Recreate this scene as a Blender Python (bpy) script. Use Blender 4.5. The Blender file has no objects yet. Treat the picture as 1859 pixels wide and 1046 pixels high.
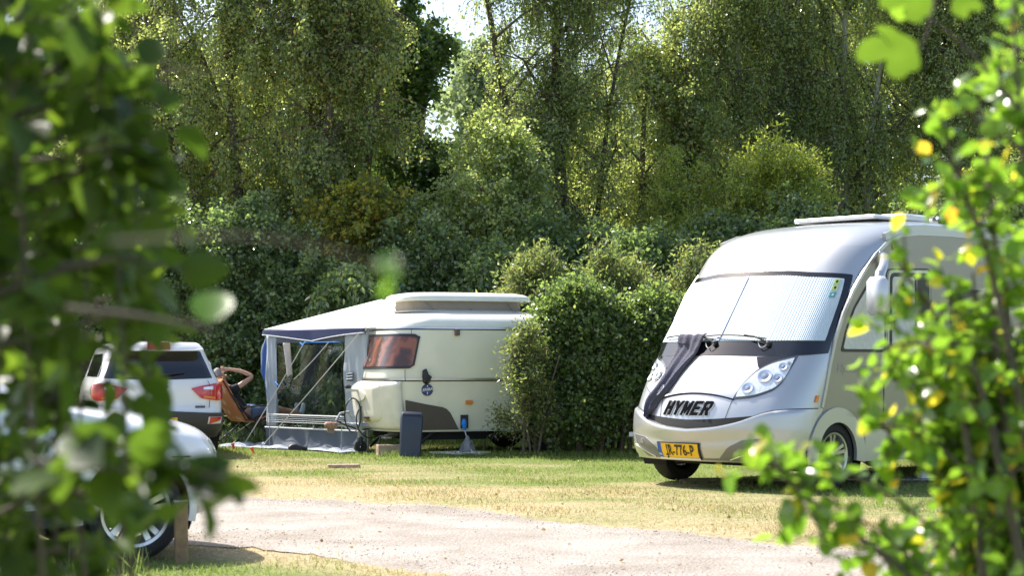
import bpy, math, random
import numpy as np
from mathutils import Vector
R = math.radians
random.seed(7); rng = np.random.default_rng(11)
sc = bpy.context.scene
# ------------------------------------------------------------------ camera
cam = bpy.data.objects.new('camera', bpy.data.cameras.new('camera')); sc.collection.objects.link(cam); sc.camera = cam
FP = 3300.0; CX, CY, CAMH = 929.5, 523.0, 1.25
PITCH = math.atan((665-523)/FP)
cam.location = (0, 0, CAMH); cam.rotation_euler = (R(90)+PITCH, 0, 0)
cam.data.sensor_width = 36; cam.data.lens = 36*FP/1859
cam.data.clip_start = .05; cam.data.clip_end = 3000
cam.data.dof.use_dof = True; cam.data.dof.focus_distance = 24; cam.data.dof.aperture_fstop = 4.2
# ------------------------------------------------------------------ world and sun
SUN_EL, SUN_AZ = 53, -47          # azimuth from +Y (straight ahead), negative = left
w = bpy.data.worlds.new('World'); sc.world = w; w.use_nodes = True
nt = w.node_tree; bg = nt.nodes['Background']
sky = nt.nodes.new('ShaderNodeTexSky'); sky.sky_type = 'NISHITA'; sky.sun_disc = False
sky.sun_elevation = R(SUN_EL); sky.sun_rotation = R(SUN_AZ); sky.dust_density = 2.5; sky.air_density = 1.0
nt.links.new(sky.outputs[0], bg.inputs[0]); bg.inputs[1].default_value = .15
sl = bpy.data.lights.new('sun', 'SUN'); sl.energy = 5.0; sl.angle = R(.5); sl.color = (1, .95, .87)
so = bpy.data.objects.new('sun', sl); sc.collection.objects.link(so); so.location = (-8, 20, 30)
sd = Vector((math.sin(R(SUN_AZ))*math.cos(R(SUN_EL)), math.cos(R(SUN_AZ))*math.cos(R(SUN_EL)), math.sin(R(SUN_EL))))
so.rotation_euler = sd.to_track_quat('Z', 'Y').to_euler()
sc.view_settings.view_transform = 'Standard'; sc.view_settings.look = 'None'; sc.view_settings.gamma = 1
sc.view_settings.exposure = .95
cy = sc.cycles
cy.use_denoising = True; cy.max_bounces = 10; cy.diffuse_bounces = 5; cy.glossy_bounces = 3; cy.transmission_bounces = 5
cy.transparent_max_bounces = 10; cy.caustics_reflective = False; cy.caustics_refractive = False; cy.sample_clamp_indirect = 8; cy.sample_clamp_direct = 12

def at(px, py, Y):                # a pixel of the photograph at distance Y -> point in metres
    a, b = (px-CX)/FP, (CY-py)/FP
    c, s = math.cos(PITCH), math.sin(PITCH)
    r = np.array([a, c-b*s, s+b*c]); r = r*(Y/r[1]); r[2] += CAMH
    return r
# ------------------------------------------------------------------ materials
MATS = {}
def mat(name, col, rough=.5, metal=0, var=0, vscale=6, bump=0, bscale=40, coat=0, spec=.5, trans=0):
    if name in MATS: return MATS[name]
    m = bpy.data.materials.new(name); m.use_nodes = True; n = m.node_tree.nodes; L = m.node_tree.links
    b = n['Principled BSDF']; b.inputs['Base Color'].default_value = (*col, 1); b.inputs['Roughness'].default_value = rough
    b.inputs['Metallic'].default_value = metal; b.inputs['Coat Weight'].default_value = coat; b.inputs['Coat Roughness'].default_value = .04
    b.inputs['Specular IOR Level'].default_value = spec
    if var or bump:
        g = n.new('ShaderNodeNewGeometry')
    if var:
        t = n.new('ShaderNodeTexNoise'); t.inputs['Scale'].default_value = vscale; t.inputs['Detail'].default_value = 5
        L.new(g.outputs['Position'], t.inputs['Vector'])
        r = n.new('ShaderNodeMapRange'); r.inputs['From Min'].default_value = .3; r.inputs['From Max'].default_value = .7
        r.inputs['To Min'].default_value = 1-var; r.inputs['To Max'].default_value = 1+var*.6
        L.new(t.outputs['Fac'], r.inputs['Value'])
        v = n.new('ShaderNodeVectorMath'); v.operation = 'SCALE'; v.inputs[0].default_value = col
        L.new(r.outputs[0], v.inputs['Scale']); L.new(v.outputs[0], b.inputs['Base Color'])
    if bump:
        t = n.new('ShaderNodeTexNoise'); t.inputs['Scale'].default_value = bscale; t.inputs['Detail'].default_value = 4
        L.new(g.outputs['Position'], t.inputs['Vector'])
        u = n.new('ShaderNodeBump'); u.inputs['Strength'].default_value = bump; u.inputs['Distance'].default_value = .02
        L.new(t.outputs['Fac'], u.inputs['Height']); L.new(u.outputs[0], b.inputs['Normal'])
    if trans:
        tr = n.new('ShaderNodeBsdfTranslucent'); tr.inputs['Color'].default_value = (*[min(1, c*1.1) for c in col], 1)
        mx = n.new('ShaderNodeMixShader'); mx.inputs[0].default_value = trans
        L.new(b.outputs[0], mx.inputs[1]); L.new(tr.outputs[0], mx.inputs[2]); L.new(mx.outputs[0], n['Material Output'].inputs[0])
    MATS[name] = m; return m

def leaf_mat(name, stops, tstops=None, trans=.5, rough=.38, spec=.5, tgain=2.2):
    """stops: list of (position, colour) drawn per leaf"""
    m = bpy.data.materials.new(name); m.use_nodes = True; n = m.node_tree.nodes; L = m.node_tree.links
    b = n['Principled BSDF']; b.inputs['Roughness'].default_value = rough; b.inputs['Specular IOR Level'].default_value = spec
    g = n.new('ShaderNodeNewGeometry')
    def ramp(st):
        r = n.new('ShaderNodeValToRGB'); e = r.color_ramp.elements
        e[0].position = st[0][0]; e[0].color = (*st[0][1], 1); e[1].position = st[-1][0]; e[1].color = (*st[-1][1], 1)
        for p, c in st[1:-1]:
            q = e.new(p); q.color = (*c, 1)
        L.new(g.outputs['Random Per Island'], r.inputs[0]); return r
    r = ramp(stops); L.new(r.outputs[0], b.inputs['Base Color'])
    r2 = ramp(tstops or [(p, (min(.9, c[0]*tgain*1.05), min(.9, c[1]*tgain), c[2]*tgain*.6)) for p, c in stops])
    tr = n.new('ShaderNodeBsdfTranslucent'); L.new(r2.outputs[0], tr.inputs[0])
    mx = n.new('ShaderNodeMixShader'); mx.inputs[0].default_value = trans
    L.new(b.outputs[0], mx.inputs[1]); L.new(tr.outputs[0], mx.inputs[2]); L.new(mx.outputs[0], n['Material Output'].inputs[0])
    return m

def glass_mat(name, tint=(.9, .95, .93), refl=.12, rough=.02, fr=.35):
    m = bpy.data.materials.new(name); m.use_nodes = True; n = m.node_tree.nodes; L = m.node_tree.links
    n.remove(n['Principled BSDF'])
    t = n.new('ShaderNodeBsdfTransparent'); t.inputs[0].default_value = (*tint, 1)
    g = n.new('ShaderNodeBsdfGlossy'); g.inputs['Roughness'].default_value = rough
    f = n.new('ShaderNodeLayerWeight'); f.inputs[0].default_value = .35
    ma = n.new('ShaderNodeMath'); ma.operation = 'MULTIPLY_ADD'; ma.inputs[1].default_value = fr; ma.inputs[2].default_value = refl
    L.new(f.outputs['Fresnel'], ma.inputs[0])
    x = n.new('ShaderNodeMixShader'); L.new(ma.outputs[0], x.inputs[0]); L.new(t.outputs[0], x.inputs[1]); L.new(g.outputs[0], x.inputs[2])
    L.new(x.outputs[0], n['Material Output'].inputs[0]); return m

silver = mat('silver_paint', (.52, .53, .53), .30, .62, coat=.6, var=.03, vscale=2)
shaded_taupe = mat('shaded_taupe_paint', (.31, .295, .262), .34, .5, coat=.5, var=.04, vscale=2)  # slightly greyer flank paint, with the flank's shade mixed into its colour
white_paint = mat('white_car_paint', (.80, .81, .82), .30, 0, coat=.7, var=.03, vscale=2)
cream = mat('cream_enamel', (.82, .79, .64), .30, 0, coat=.3, var=.05, vscale=3)
cream_roof = mat('cream_roof_plastic', (.84, .83, .74), .33, 0, var=.04, vscale=4)
cream_box = mat('cream_moulded_plastic', (.82, .77, .64), .42, 0, var=.08, vscale=7)
brown_paint = mat('brown_paint', (.085, .068, .055), .5, 0, var=.1)
black_glass = mat('black_glass', (.008, .009, .012), .04, 0, spec=.8)
black = mat('black_plastic', (.022, .022, .024), .5, 0, var=.2, vscale=20)
rubber = mat('tyre_rubber', (.022, .021, .020), .75, 0, var=.25, vscale=30, bump=.3, bscale=60)
darkwell = mat('dark_wheel_well', (.010, .010, .010), .9)
chrome = mat('chrome', (.80, .80, .80), .10, 1)
alu = mat('alloy_metal', (.62, .62, .63), .28, .9)
galv = mat('galvanised_steel', (.42, .43, .44), .42, .7, var=.2, vscale=25)
seamm = mat('seam_shadow_gap', (.02, .02, .02), .8)
blind = mat('pleated_blind', (.48, .58, .66), .6, 0, coat=.9)
blind.node_tree.nodes['Principled BSDF'].inputs['Coat Roughness'].default_value = .02
curtain_white = mat('white_net_curtain', (.62, .64, .63), .8, 0, var=.1, vscale=20, coat=.5)
darktrim = mat('dark_window_trim', (.02, .02, .022), .35)
orange = mat('orange_lens', (.75, .22, .02), .25, coat=.5)
redlens = mat('red_lens', (.55, .015, .02), .15, coat=1)
clearlens = mat('clear_lens', (.75, .8, .84), .12, .4, coat=1, var=.2, vscale=40)
yellow = mat('yellow_plate', (.86, .50, .02), .45)
blueband = mat('blue_band', (.01, .10, .45), .4)
ink = mat('black_ink', (.012, .012, .014), .35)
whiteink = mat('white_ink', (.8, .8, .8), .5)
navy = mat('navy_plastic', (.035, .045, .075), .45, var=.1)
wood = mat('weathered_plank', (.42, .31, .22), .8, var=.3, vscale=12, bump=.4, bscale=30)
postwood = mat('post_wood', (.30, .19, .10), .8, var=.3, vscale=18, bump=.4, bscale=30)
bark = mat('bark', (.085, .068, .05), .9, var=.4, vscale=9, bump=.8, bscale=18)
birch_bark = mat('birch_bark', (.42, .40, .36), .8, var=.5, vscale=7, bump=.4, bscale=18)
twigm = mat('twig_bark', (.12, .095, .07), .85, var=.3, vscale=9)
tent_white = mat('white_canvas', (.82, .83, .85), .8, var=.05, vscale=3, trans=.25)
tent_grey = mat('pale_grey_canvas', (.50, .54, .58), .8, var=.08, vscale=4, trans=.2)
tent_dark = mat('slate_canvas', (.12, .14, .17), .8, var=.12, vscale=4, bump=.3, bscale=6)
tent_navy = mat('navy_canvas', (.035, .045, .12), .7, var=.1)
tent_blue = mat('blue_canvas', (.05, .13, .38), .75, var=.12, vscale=5, trans=.25)
sheetm = mat('grey_ground_sheet', (.30, .34, .42), .6, var=.3, vscale=6)
ropem = mat('pale_rope', (.72, .68, .60), .8)
pegm = mat('orange_peg', (.95, .13, .03), .5)
bluepl = mat('bright_blue_plastic', (.01, .22, .75), .4)
skin = mat('skin', (.50, .29, .21), .55, var=.1, vscale=30)
hairm = mat('grey_hair', (.30, .28, .27), .8, var=.3, vscale=80)
shirtm = mat('dark_navy_shirt', (.012, .014, .022), .85)
jeansm = mat('blue_shorts', (.10, .15, .26), .85)
shoem = mat('pale_blue_shoe', (.50, .60, .70), .7)
towelm = mat('charcoal_towel', (.085, .085, .12), .95, var=.25, vscale=14, bump=.8, bscale=70)
clothm = mat('cream_cloth', (.72, .66, .58), .9, var=.1, trans=.2)
# orange flowered chair fabric
chairfab = mat('orange_flowered_fabric', (.62, .30, .14), .85, trans=.35)
def _flowers():
    n = chairfab.node_tree.nodes; L = chairfab.node_tree.links
    v = n.new('ShaderNodeTexVoronoi'); v.inputs['Scale'].default_value = 7; g = n.new('ShaderNodeNewGeometry'); L.new(g.outputs['Position'], v.inputs['Vector'])
    r = n.new('ShaderNodeValToRGB'); r.color_ramp.elements[0].color = (.80, .60, .38, 1); r.color_ramp.elements[0].position = .18
    r.color_ramp.elements[1].color = (.62, .26, .11, 1); r.color_ramp.elements[1].position = .42
    L.new(v.outputs['Distance'], r.inputs[0]); L.new(r.outputs[0], n['Principled BSDF'].inputs['Base Color'])
_flowers()
# red curtain behind the caravan window
curt = mat('rust_red_curtain', (.30, .05, .03), .8, coat=1)
def _curt():
    n = curt.node_tree.nodes; L = curt.node_tree.links
    v = n.new('ShaderNodeTexWave'); v.inputs['Scale'].default_value = 1.6; v.inputs['Distortion'].default_value = 9; v.inputs['Detail'].default_value = 5; v.inputs['Detail Scale'].default_value = 1.6
    v.bands_direction = 'X'
    g = n.new('ShaderNodeTexCoord'); mp = n.new('ShaderNodeMapping'); mp.inputs['Rotation'].default_value = (0, .25, .6); L.new(g.outputs['Object'], mp.inputs[0]); L.new(mp.outputs[0], v.inputs['Vector'])
    r = n.new('ShaderNodeValToRGB'); e = r.color_ramp.elements; e[0].color = (.06, .016, .011, 1); e[0].position = .1
    e[1].color = (.26, .075, .03, 1); e[1].position = .95; q = e.new(.6); q.color = (.14, .030, .022, 1)
    L.new(v.outputs['Fac'], r.inputs[0]); L.new(r.outputs[0], n['Principled BSDF'].inputs['Base Color'])
_curt()
curt.node_tree.nodes['Principled BSDF'].inputs['Coat Roughness'].default_value = .02

# ------------------------------------------------------------------ object helpers
def put(o, parent=None):
    sc.collection.objects.link(o)
    if parent is not None: o.parent = parent
    return o
def mesh_np(name, V, Fs, m, parent=None, smooth=False, auto=None):
    """V (n,3) array; Fs list of (k,f) int arrays of equal-sided faces"""
    me = bpy.data.meshes.new(name); V = np.asarray(V, np.float32)
    me.vertices.add(len(V)); me.vertices.foreach_set('co', V.ravel())
    Fs = [np.asarray(f, np.int32) for f in Fs if len(f)]
    loops = np.concatenate([f.ravel() for f in Fs]); cnt = np.concatenate([np.full(len(f), f.shape[1], np.int32) for f in Fs])
    st = np.concatenate([[0], np.cumsum(cnt)[:-1]]).astype(np.int32)
    me.loops.add(len(loops)); me.loops.foreach_set('vertex_index', loops)
    me.polygons.add(len(cnt)); me.polygons.foreach_set('loop_start', st); me.polygons.foreach_set('loop_total', cnt)
    if smooth: me.polygons.foreach_set('use_smooth', np.ones(len(cnt), bool))
    me.update(calc_edges=True)
    if m: me.materials.append(m)
    return put(bpy.data.objects.new(name, me), parent)
class MB:
    def __init__(s): s.v = []; s.f = []
    def add(s, V, F):
        k = len(s.v); s.v += [tuple(map(float, p)) for p in V]; s.f += [tuple(int(i)+k for i in f) for f in F]; return s
    def box(s, c, d, rz=0, rx=0, ry=0, bev=0):
        c = np.array(c, float); hx, hy, hz = np.array(d, float)/2
        if bev:
            b = bev; P = []
            for z, i in ((-hz, b), (-hz+b, 0), (hz-b, 0), (hz, b)):
                P += [(-hx+i+ (b if i==0 else 0), -hy+i, z), (hx-i-(b if i==0 else 0), -hy+i, z), (hx-i, -hy+i+(b if i==0 else 0), z), (hx-i, hy-i-(b if i==0 else 0), z),
                      (hx-i-(b if i==0 else 0), hy-i, z), (-hx+i+(b if i==0 else 0), hy-i, z), (-hx+i, hy-i-(b if i==0 else 0), z), (-hx+i, -hy+i+(b if i==0 else 0), z)]
            F = [tuple(range(7, -1, -1)), tuple(range(24, 32))]
            for k in range(3):
                for j in range(8): F.append((k*8+j, k*8+(j+1) % 8, k*8+8+(j+1) % 8, k*8+8+j))
        else:
            P = [(x, y, z) for z in (-hz, hz) for x, y in ((-hx, -hy), (hx, -hy), (hx, hy), (-hx, hy))]
            F = [(3, 2, 1, 0), (4, 5, 6, 7), (0, 1, 5, 4), (1, 2, 6, 5), (2, 3, 7, 6), (3, 0, 4, 7)]
        P = np.array(P)
        for ang, (i, j) in ((rx, (1, 2)), (ry, (2, 0)), (rz, (0, 1))):
            if ang:
                ca, sa = math.cos(ang), math.sin(ang); a, b2 = P[:, i].copy(), P[:, j].copy(); P[:, i] = a*ca-b2*sa; P[:, j] = a*sa+b2*ca
        return s.add(P+c, F)
    def tube(s, pts, r, n=8, caps=True):
        pts = [np.array(p, float) for p in pts]; rs = r if hasattr(r, '__len__') else [r]*len(pts)
        V = []; F = []; up = None
        for i, p in enumerate(pts):
            t = (pts[min(i+1, len(pts)-1)]-pts[max(i-1, 0)]); t = t/(np.linalg.norm(t)+1e-9)
            if up is None: up = np.array([0, 0, 1.]) if abs(t[2]) < .9 else np.array([1., 0, 0])
            a = np.cross(t, up); a /= np.linalg.norm(a)+1e-9; b = np.cross(a, t); up = b
            for k in range(n):
                q = 2*math.pi*k/n; V.append(p+rs[i]*(math.cos(q)*a+math.sin(q)*b))
        for i in range(len(pts)-1):
            for k in range(n): F.append((i*n+k, i*n+(k+1) % n, (i+1)*n+(k+1) % n, (i+1)*n+k))
        if caps: F.append(tuple(range(n-1, -1, -1))); F.append(tuple((len(pts)-1)*n+k for k in range(n)))
        return s.add(V, F)
    def lathe(s, prof, c, axis='x', n=40, closed=False):
        """prof: (offset along axis, radius)"""
        V = []; F = []; m = len(prof)
        for k in range(n):
            q = 2*math.pi*k/n
            for a, r in prof:
                p = (a, r*math.cos(q), r*math.sin(q)) if axis == 'x' else ((r*math.cos(q), a, r*math.sin(q)) if axis == 'y' else (r*math.cos(q), r*math.sin(q), a))
                V.append((p[0]+c[0], p[1]+c[1], p[2]+c[2]))
        for k in range(n):
            for i in range(m if closed else m-1):
                j = (i+1) % m; F.append((k*m+i, ((k+1) % n)*m+i, ((k+1) % n)*m+j, k*m+j))
        return s.add(V, F)
    def prism(s, poly, a0, a1, axis='x'):
        """poly of (u,v); extruded along axis from a0 to a1; u,v are the other two axes in order"""
        n = len(poly)
        f = {'x': lambda a, u, v: (a, u, v), 'y': lambda a, u, v: (u, a, v), 'z': lambda a, u, v: (u, v, a)}[axis]
        V = [f(a0, u, v) for u, v in poly]+[f(a1, u, v) for u, v in poly]
        F = [tuple(range(n)), tuple(range(2*n-1, n-1, -1))]+[(i, i+n, (i+1) % n+n, (i+1) % n) for i in range(n)]
        return s.add(V, F)
    def build(s, name, m, parent=None, smooth=True, angle=35):
        me = bpy.data.meshes.new(name); me.from_pydata(s.v, [], s.f); me.update()
        import bmesh
        bm = bmesh.new(); bm.from_mesh(me); bmesh.ops.recalc_face_normals(bm, faces=bm.faces); bm.to_mesh(me); bm.free()
        if smooth:
            me.polygons.foreach_set('use_smooth', np.ones(len(me.polygons), bool)); me.set_sharp_from_angle(angle=R(angle))
        me.materials.append(m); return put(bpy.data.objects.new(name, me), parent)
def tag(o, label=None, cat=None, group=None, kind=None):
    if label: o['label'] = label
    if cat: o['category'] = cat
    if group: o['group'] = group
    if kind: o['kind'] = kind
    return o
def thing(name, loc, rz, label, cat, group=None):
    o = bpy.data.objects.new(name, None); put(o); o.location = loc; o.rotation_euler = (0, 0, rz); o.empty_display_size = .2
    return tag(o, label, cat, group)

def pchip(xs, ys):
    xs = np.array(xs, float); ys = np.array(ys, float); h = np.diff(xs); dl = np.diff(ys)/h
    m = np.zeros(len(xs)); m[0] = dl[0]; m[-1] = dl[-1]
    for i in range(1, len(xs)-1):
        if dl[i-1]*dl[i] > 0:
            w1 = 2*h[i]+h[i-1]; w2 = h[i]+2*h[i-1]; m[i] = (w1+w2)/(w1/dl[i-1]+w2/dl[i])
    def f(x):
        x = np.clip(np.asarray(x, float), xs[0], xs[-1]); i = np.clip(np.searchsorted(xs, x, side='right')-1, 0, len(xs)-2)
        t = (x-xs[i])/h[i]
        return (2*t**3-3*t**2+1)*ys[i]+(t**3-2*t**2+t)*h[i]*m[i]+(-2*t**3+3*t**2)*ys[i+1]+(t**3-t**2)*h[i]*m[i+1]
    return f
def lin(xs, ys): return lambda x: np.interp(x, xs, ys)
class Shell:
    """a vehicle skin: outlines stacked over z; s=0 nose centre, s=1 start of corner, s=2 start of flank; s>0 is the flank with x<0"""
    def __init__(q, F, W, P, Rr, flip=1): q.F, q.W, q.P, q.R, q.flip = F, W, P, Rr, flip
    def pt(q, s, z):
        s = np.asarray(s, float); z = np.asarray(z, float)+0*s; s = s+0*z
        yf, w, ph, r = q.F(z), q.W(z), q.P(z), q.R(z); a = np.abs(s); sg = np.sign(s)
        Lf = (w-r*(1-np.sin(ph)))*ph/np.sin(ph); t = np.clip(a, 0, 1); x = Lf*np.sin(ph*t)/ph; y = yf-Lf*(1-np.cos(ph*t))/ph
        f = ph+(math.pi/2-ph)*np.clip(a-1, 0, 1); x = x+r*(np.sin(f)-np.sin(ph)); y = y-r*(np.cos(ph)-np.cos(f)); y = y-np.clip(a-2, 0, 99)
        return np.stack([-sg*x*q.flip, y, z], -1)
    def nrm(q, s, z):
        e = 1e-3; a = q.pt(s+e, z)-q.pt(s-e, z); z = np.asarray(z, float)
        b = q.pt(s, z+2e-3)-q.pt(s, z-2e-3); n = np.cross(a, b)*q.flip; n /= np.linalg.norm(n, axis=-1, keepdims=True)+1e-12
        return n
    def off(q, s, z, o):
        s = np.asarray(s, float); z = np.asarray(z, float); s, z = np.broadcast_arrays(s, z)
        return q.pt(s, z)+q.nrm(s, z)*np.asarray(o)[..., None]
    def patch(q, name, m, parent, S, lo, hi, o=.004, ns=24, nz=8, base=-.01, rim=0, ofun=None, smooth=True, angle=40):
        """a piece of skin between the curves lo(s) and hi(s), standing o proud with closed rims"""
        ss = np.linspace(S[0], S[1], ns) if not hasattr(S, 'shape') else S; ns = len(ss)
        t = np.linspace(0, 1, nz); s2, t2 = np.meshgrid(ss, t, indexing='ij')
        zl = np.array([float(lo(x)) for x in ss])[:, None]; zh = np.array([float(hi(x)) for x in ss])[:, None]
        z2 = zl+(zh-zl)*t2; oo = np.full(s2.shape, o, float)
        if ofun is not None: oo = oo+ofun(s2, z2, (s2-ss[0])/(ss[-1]-ss[0]), t2)
        A = q.off(s2, z2, oo); V = list(A.reshape(-1, 3)); F = []
        for i in range(ns-1):
            for j in range(nz-1): F.append((i*nz+j, (i+1)*nz+j, (i+1)*nz+j+1, i*nz+j+1))
        loop = [(i, 0) for i in range(ns)]+[(ns-1, j) for j in range(1, nz)]+[(i, nz-1) for i in range(ns-2, -1, -1)]+[(0, j) for j in range(nz-2, 0, -1)]
        k = len(V); B = q.off(np.array([ss[i] for i, j in loop]), np.array([z2[i, j] for i, j in loop]), np.full(len(loop), base))
        V += list(B)
        for a in range(len(loop)):
            b = (a+1) % len(loop); ia = loop[a][0]*nz+loop[a][1]; ib = loop[b][0]*nz+loop[b][1]; F.append((ia, k+a, k+b, ib))
        return MB().add(V, F).build(name, m, parent, smooth, angle)
    def body(q, name, m, parent, zs, yr, holes=(), nf=60, nside=90, bottom=True, ring=0):
        """closed body; holes: (y, z, radius) of wheel arches cut in both flanks"""
        rows = []; sf = np.concatenate([np.linspace(-2, -1, 14)[:-1], np.linspace(-1, 1, nf)[:-1], np.linspace(1, 2, 14)])
        for z in zs:
            P = q.pt(sf, np.full(len(sf), z)); k = np.linspace(0, 1, nside)[1:]
            L = np.stack([np.full(nside-1, P[0, 0]), P[0, 1]+(yr-P[0, 1])*k, np.full(nside-1, z)], -1)[::-1]
            Rr = np.stack([np.full(nside-1, P[-1, 0]), P[-1, 1]+(yr-P[-1, 1])*k, np.full(nside-1, z)], -1)
            rows.append(np.concatenate([L, P, Rr]))
        n = len(rows[0]); V = np.concatenate(rows); F = []
        for i in range(len(zs)-1):
            for j in range(n-1):
                a = i*n+j; c = (V[a]+V[a+1]+V[a+n]+V[a+n+1])/4
                side = j < nside-1+10 or j > n-nside-12
                if side and any((c[1]-h[0])**2+(c[2]-h[1])**2 < h[2]**2 for h in holes): continue
                F.append((a, a+1, a+n+1, a+n))
            F.append((i*n+n-1, i*n, (i+1)*n, (i+1)*n+n-1))
        F.append(tuple(range((len(zs)-1)*n, len(zs)*n)))
        if bottom: F.append(tuple(range(n-1, -1, -1)))
        return MB().add(V, F).build(name, m, parent, True, 40)

def text_bm(txt, size, depth, shear=0, bold=0, sx=1.0, sp=1.0):
    cu = bpy.data.curves.new('t', 'FONT'); cu.body = txt; cu.size = size; cu.extrude = depth; cu.shear = shear; cu.space_character = sp; cu.offset = bold; cu.align_x = 'CENTER'; cu.align_y = 'CENTER'
    cu.resolution_u = 3
    o = bpy.data.objects.new('t', cu); sc.collection.objects.link(o)
    dg = bpy.context.evaluated_depsgraph_get(); me = bpy.data.meshes.new_from_object(o.evaluated_get(dg))
    V = np.array([v.co[:] for v in me.vertices]); F = [tuple(p.vertices) for p in me.polygons]
    bpy.data.objects.remove(o); bpy.data.curves.remove(cu); bpy.data.meshes.remove(me); V[:, 0] *= sx
    return V, F
def wheel(parent, c, side, r=.35, rr=.22, wd=.21, spokes=5, axis='x', tread=True):
    """side +1: outer face towards +x"""
    h = wd/2; s = side
    b = MB().lathe([(-s*h*.6, .02), (-s*h*.6, rr*.62), (s*h*.15, rr*.62), (s*h*.15, .02)], c, axis, 28)
    hub = b.build('wheel', mat('brake_disc', (.10, .095, .09), .5, .6), parent)
    tp = [(-h*.80, rr), (-h, rr+.03), (-h*1.02, rr+(r-rr)*.55), (-h*.86, r-.018), (-h*.55, r-.003)]
    tp += [(x, rad) for x in (-.28*h, -.24*h, -.02*h, .02*h, .24*h, .28*h) for rad in ((r, r-.008) if x in (-.28*h, -.02*h, .24*h) else (r-.008, r))]
    tp += [(h*.55, r-.003), (h*.86, r-.018), (h*1.02, rr+(r-rr)*.55), (h, rr+.03), (h*.80, rr)]
    MB().lathe(tp, c, axis, 56).build('tyre', rubber, hub, angle=30)
    m = MB(); o = s*h
    m.lathe([(o*.80, rr+.004), (o*.93, rr+.008), (o*.90, rr-.012), (o*.55, rr-.03), (-o*.6, rr-.035)], c, axis, 48)
    m.lathe([(o*.3, .02), (o*.72, .045), (o*.80, .035), (o*.82, .001)], c, axis, 20)
    m.lathe([(o*.3, .02), (o*.3, .062), (o*.62, .055), (o*.66, .02)], c, axis, 20)
    for k in range(spokes):
        for dd in (-.17, .17):
            a0 = 2*math.pi*k/spokes+.3; q0 = a0+dd*.9; q1 = a0+dd*1.0
            p0 = np.array([o*.62, .05*math.cos(q0), .05*math.sin(q0)]); p1 = np.array([o*.80, (rr-.010)*math.cos(q1), (rr-.010)*math.sin(q1)])
            tang = np.array([0, -math.sin(a0), math.cos(a0)]); wv = .015*tang; w2 = .020*tang; dn = np.array([-o*.35, 0, 0])
            P = [p0-wv, p0+wv, p1+w2, p1-w2]; P = P+[x+dn for x in P]
            m.add([x+np.array(c) for x in P], [(0, 1, 2, 3), (7, 6, 5, 4), (0, 4, 5, 1), (1, 5, 6, 2), (2, 6, 7, 3), (3, 7, 4, 0)])
    m.build('rim', alu, hub, angle=30)
    return hub
def arch_well(parent, y, z, r, x, depth, s):
    """dark half-drum inside an arch, open outward"""
    n = 24; V = []; F = []
    for k in range(n+1):
        q = math.pi*1.25*k/n-math.pi*.125
        for d in (0, depth): V.append((x-s*d, y+r*math.cos(q), z+r*math.sin(q)))
    for k in range(n): F.append((2*k, 2*k+1, 2*k+3, 2*k+2))
    F.append(tuple(2*k+1 for k in range(n+1)))
    return MB().add(V, F).build('wheel_well', darkwell, parent)
def ribbon(parent, name, m, path, w0, w1, x, th, s=1):
    """flat band following path (y,z) with inner normal offset w0 and outer w1, on the plane x, th proud"""
    path = np.array(path, float); t = np.gradient(path, axis=0); t /= np.linalg.norm(t, axis=1, keepdims=True); nn = np.stack([-t[:, 1], t[:, 0]], -1)
    A = path+nn*w0; B = path+nn*w1; V = []; F = []; xs0, xs1 = x-s*.01, x+s*th
    for a, b in zip(A, B): V += [(xs0, *a), (xs1, *a), (xs1, *b), (xs0, *b)]
    for i in range(len(path)-1):
        for j in range(4): F.append((4*i+j, 4*i+(j+1) % 4, 4*i+4+(j+1) % 4, 4*i+4+j))
    e = 4*(len(path)-1); F += [(0, 1, 2, 3), (e+3, e+2, e+1, e)]
    return MB().add(V, F).build(name, m, parent, True, 50)
def flat(parent, name, m, poly, x, th, s=1, bev=0):
    return MB().prism([(a, b) for a, b in poly], x-s*.01, x+s*th, 'x').build(name, m, parent, False)
def round_poly(pts, r, n=5):
    pts = [np.array(p, float) for p in pts]; out = []; N = len(pts)
    for i in range(N):
        a, b, c = pts[i-1], pts[i], pts[(i+1) % N]; u = a-b; v = c-b; ru = min(r, np.linalg.norm(u)*.45); rv = min(r, np.linalg.norm(v)*.45)
        p0 = b+u/np.linalg.norm(u)*ru; p2 = b+v/np.linalg.norm(v)*rv
        for k in range(n+1):
            t = k/n; out.append((1-t)**2*p0+2*t*(1-t)*b+t*t*p2)
    return out
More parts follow.
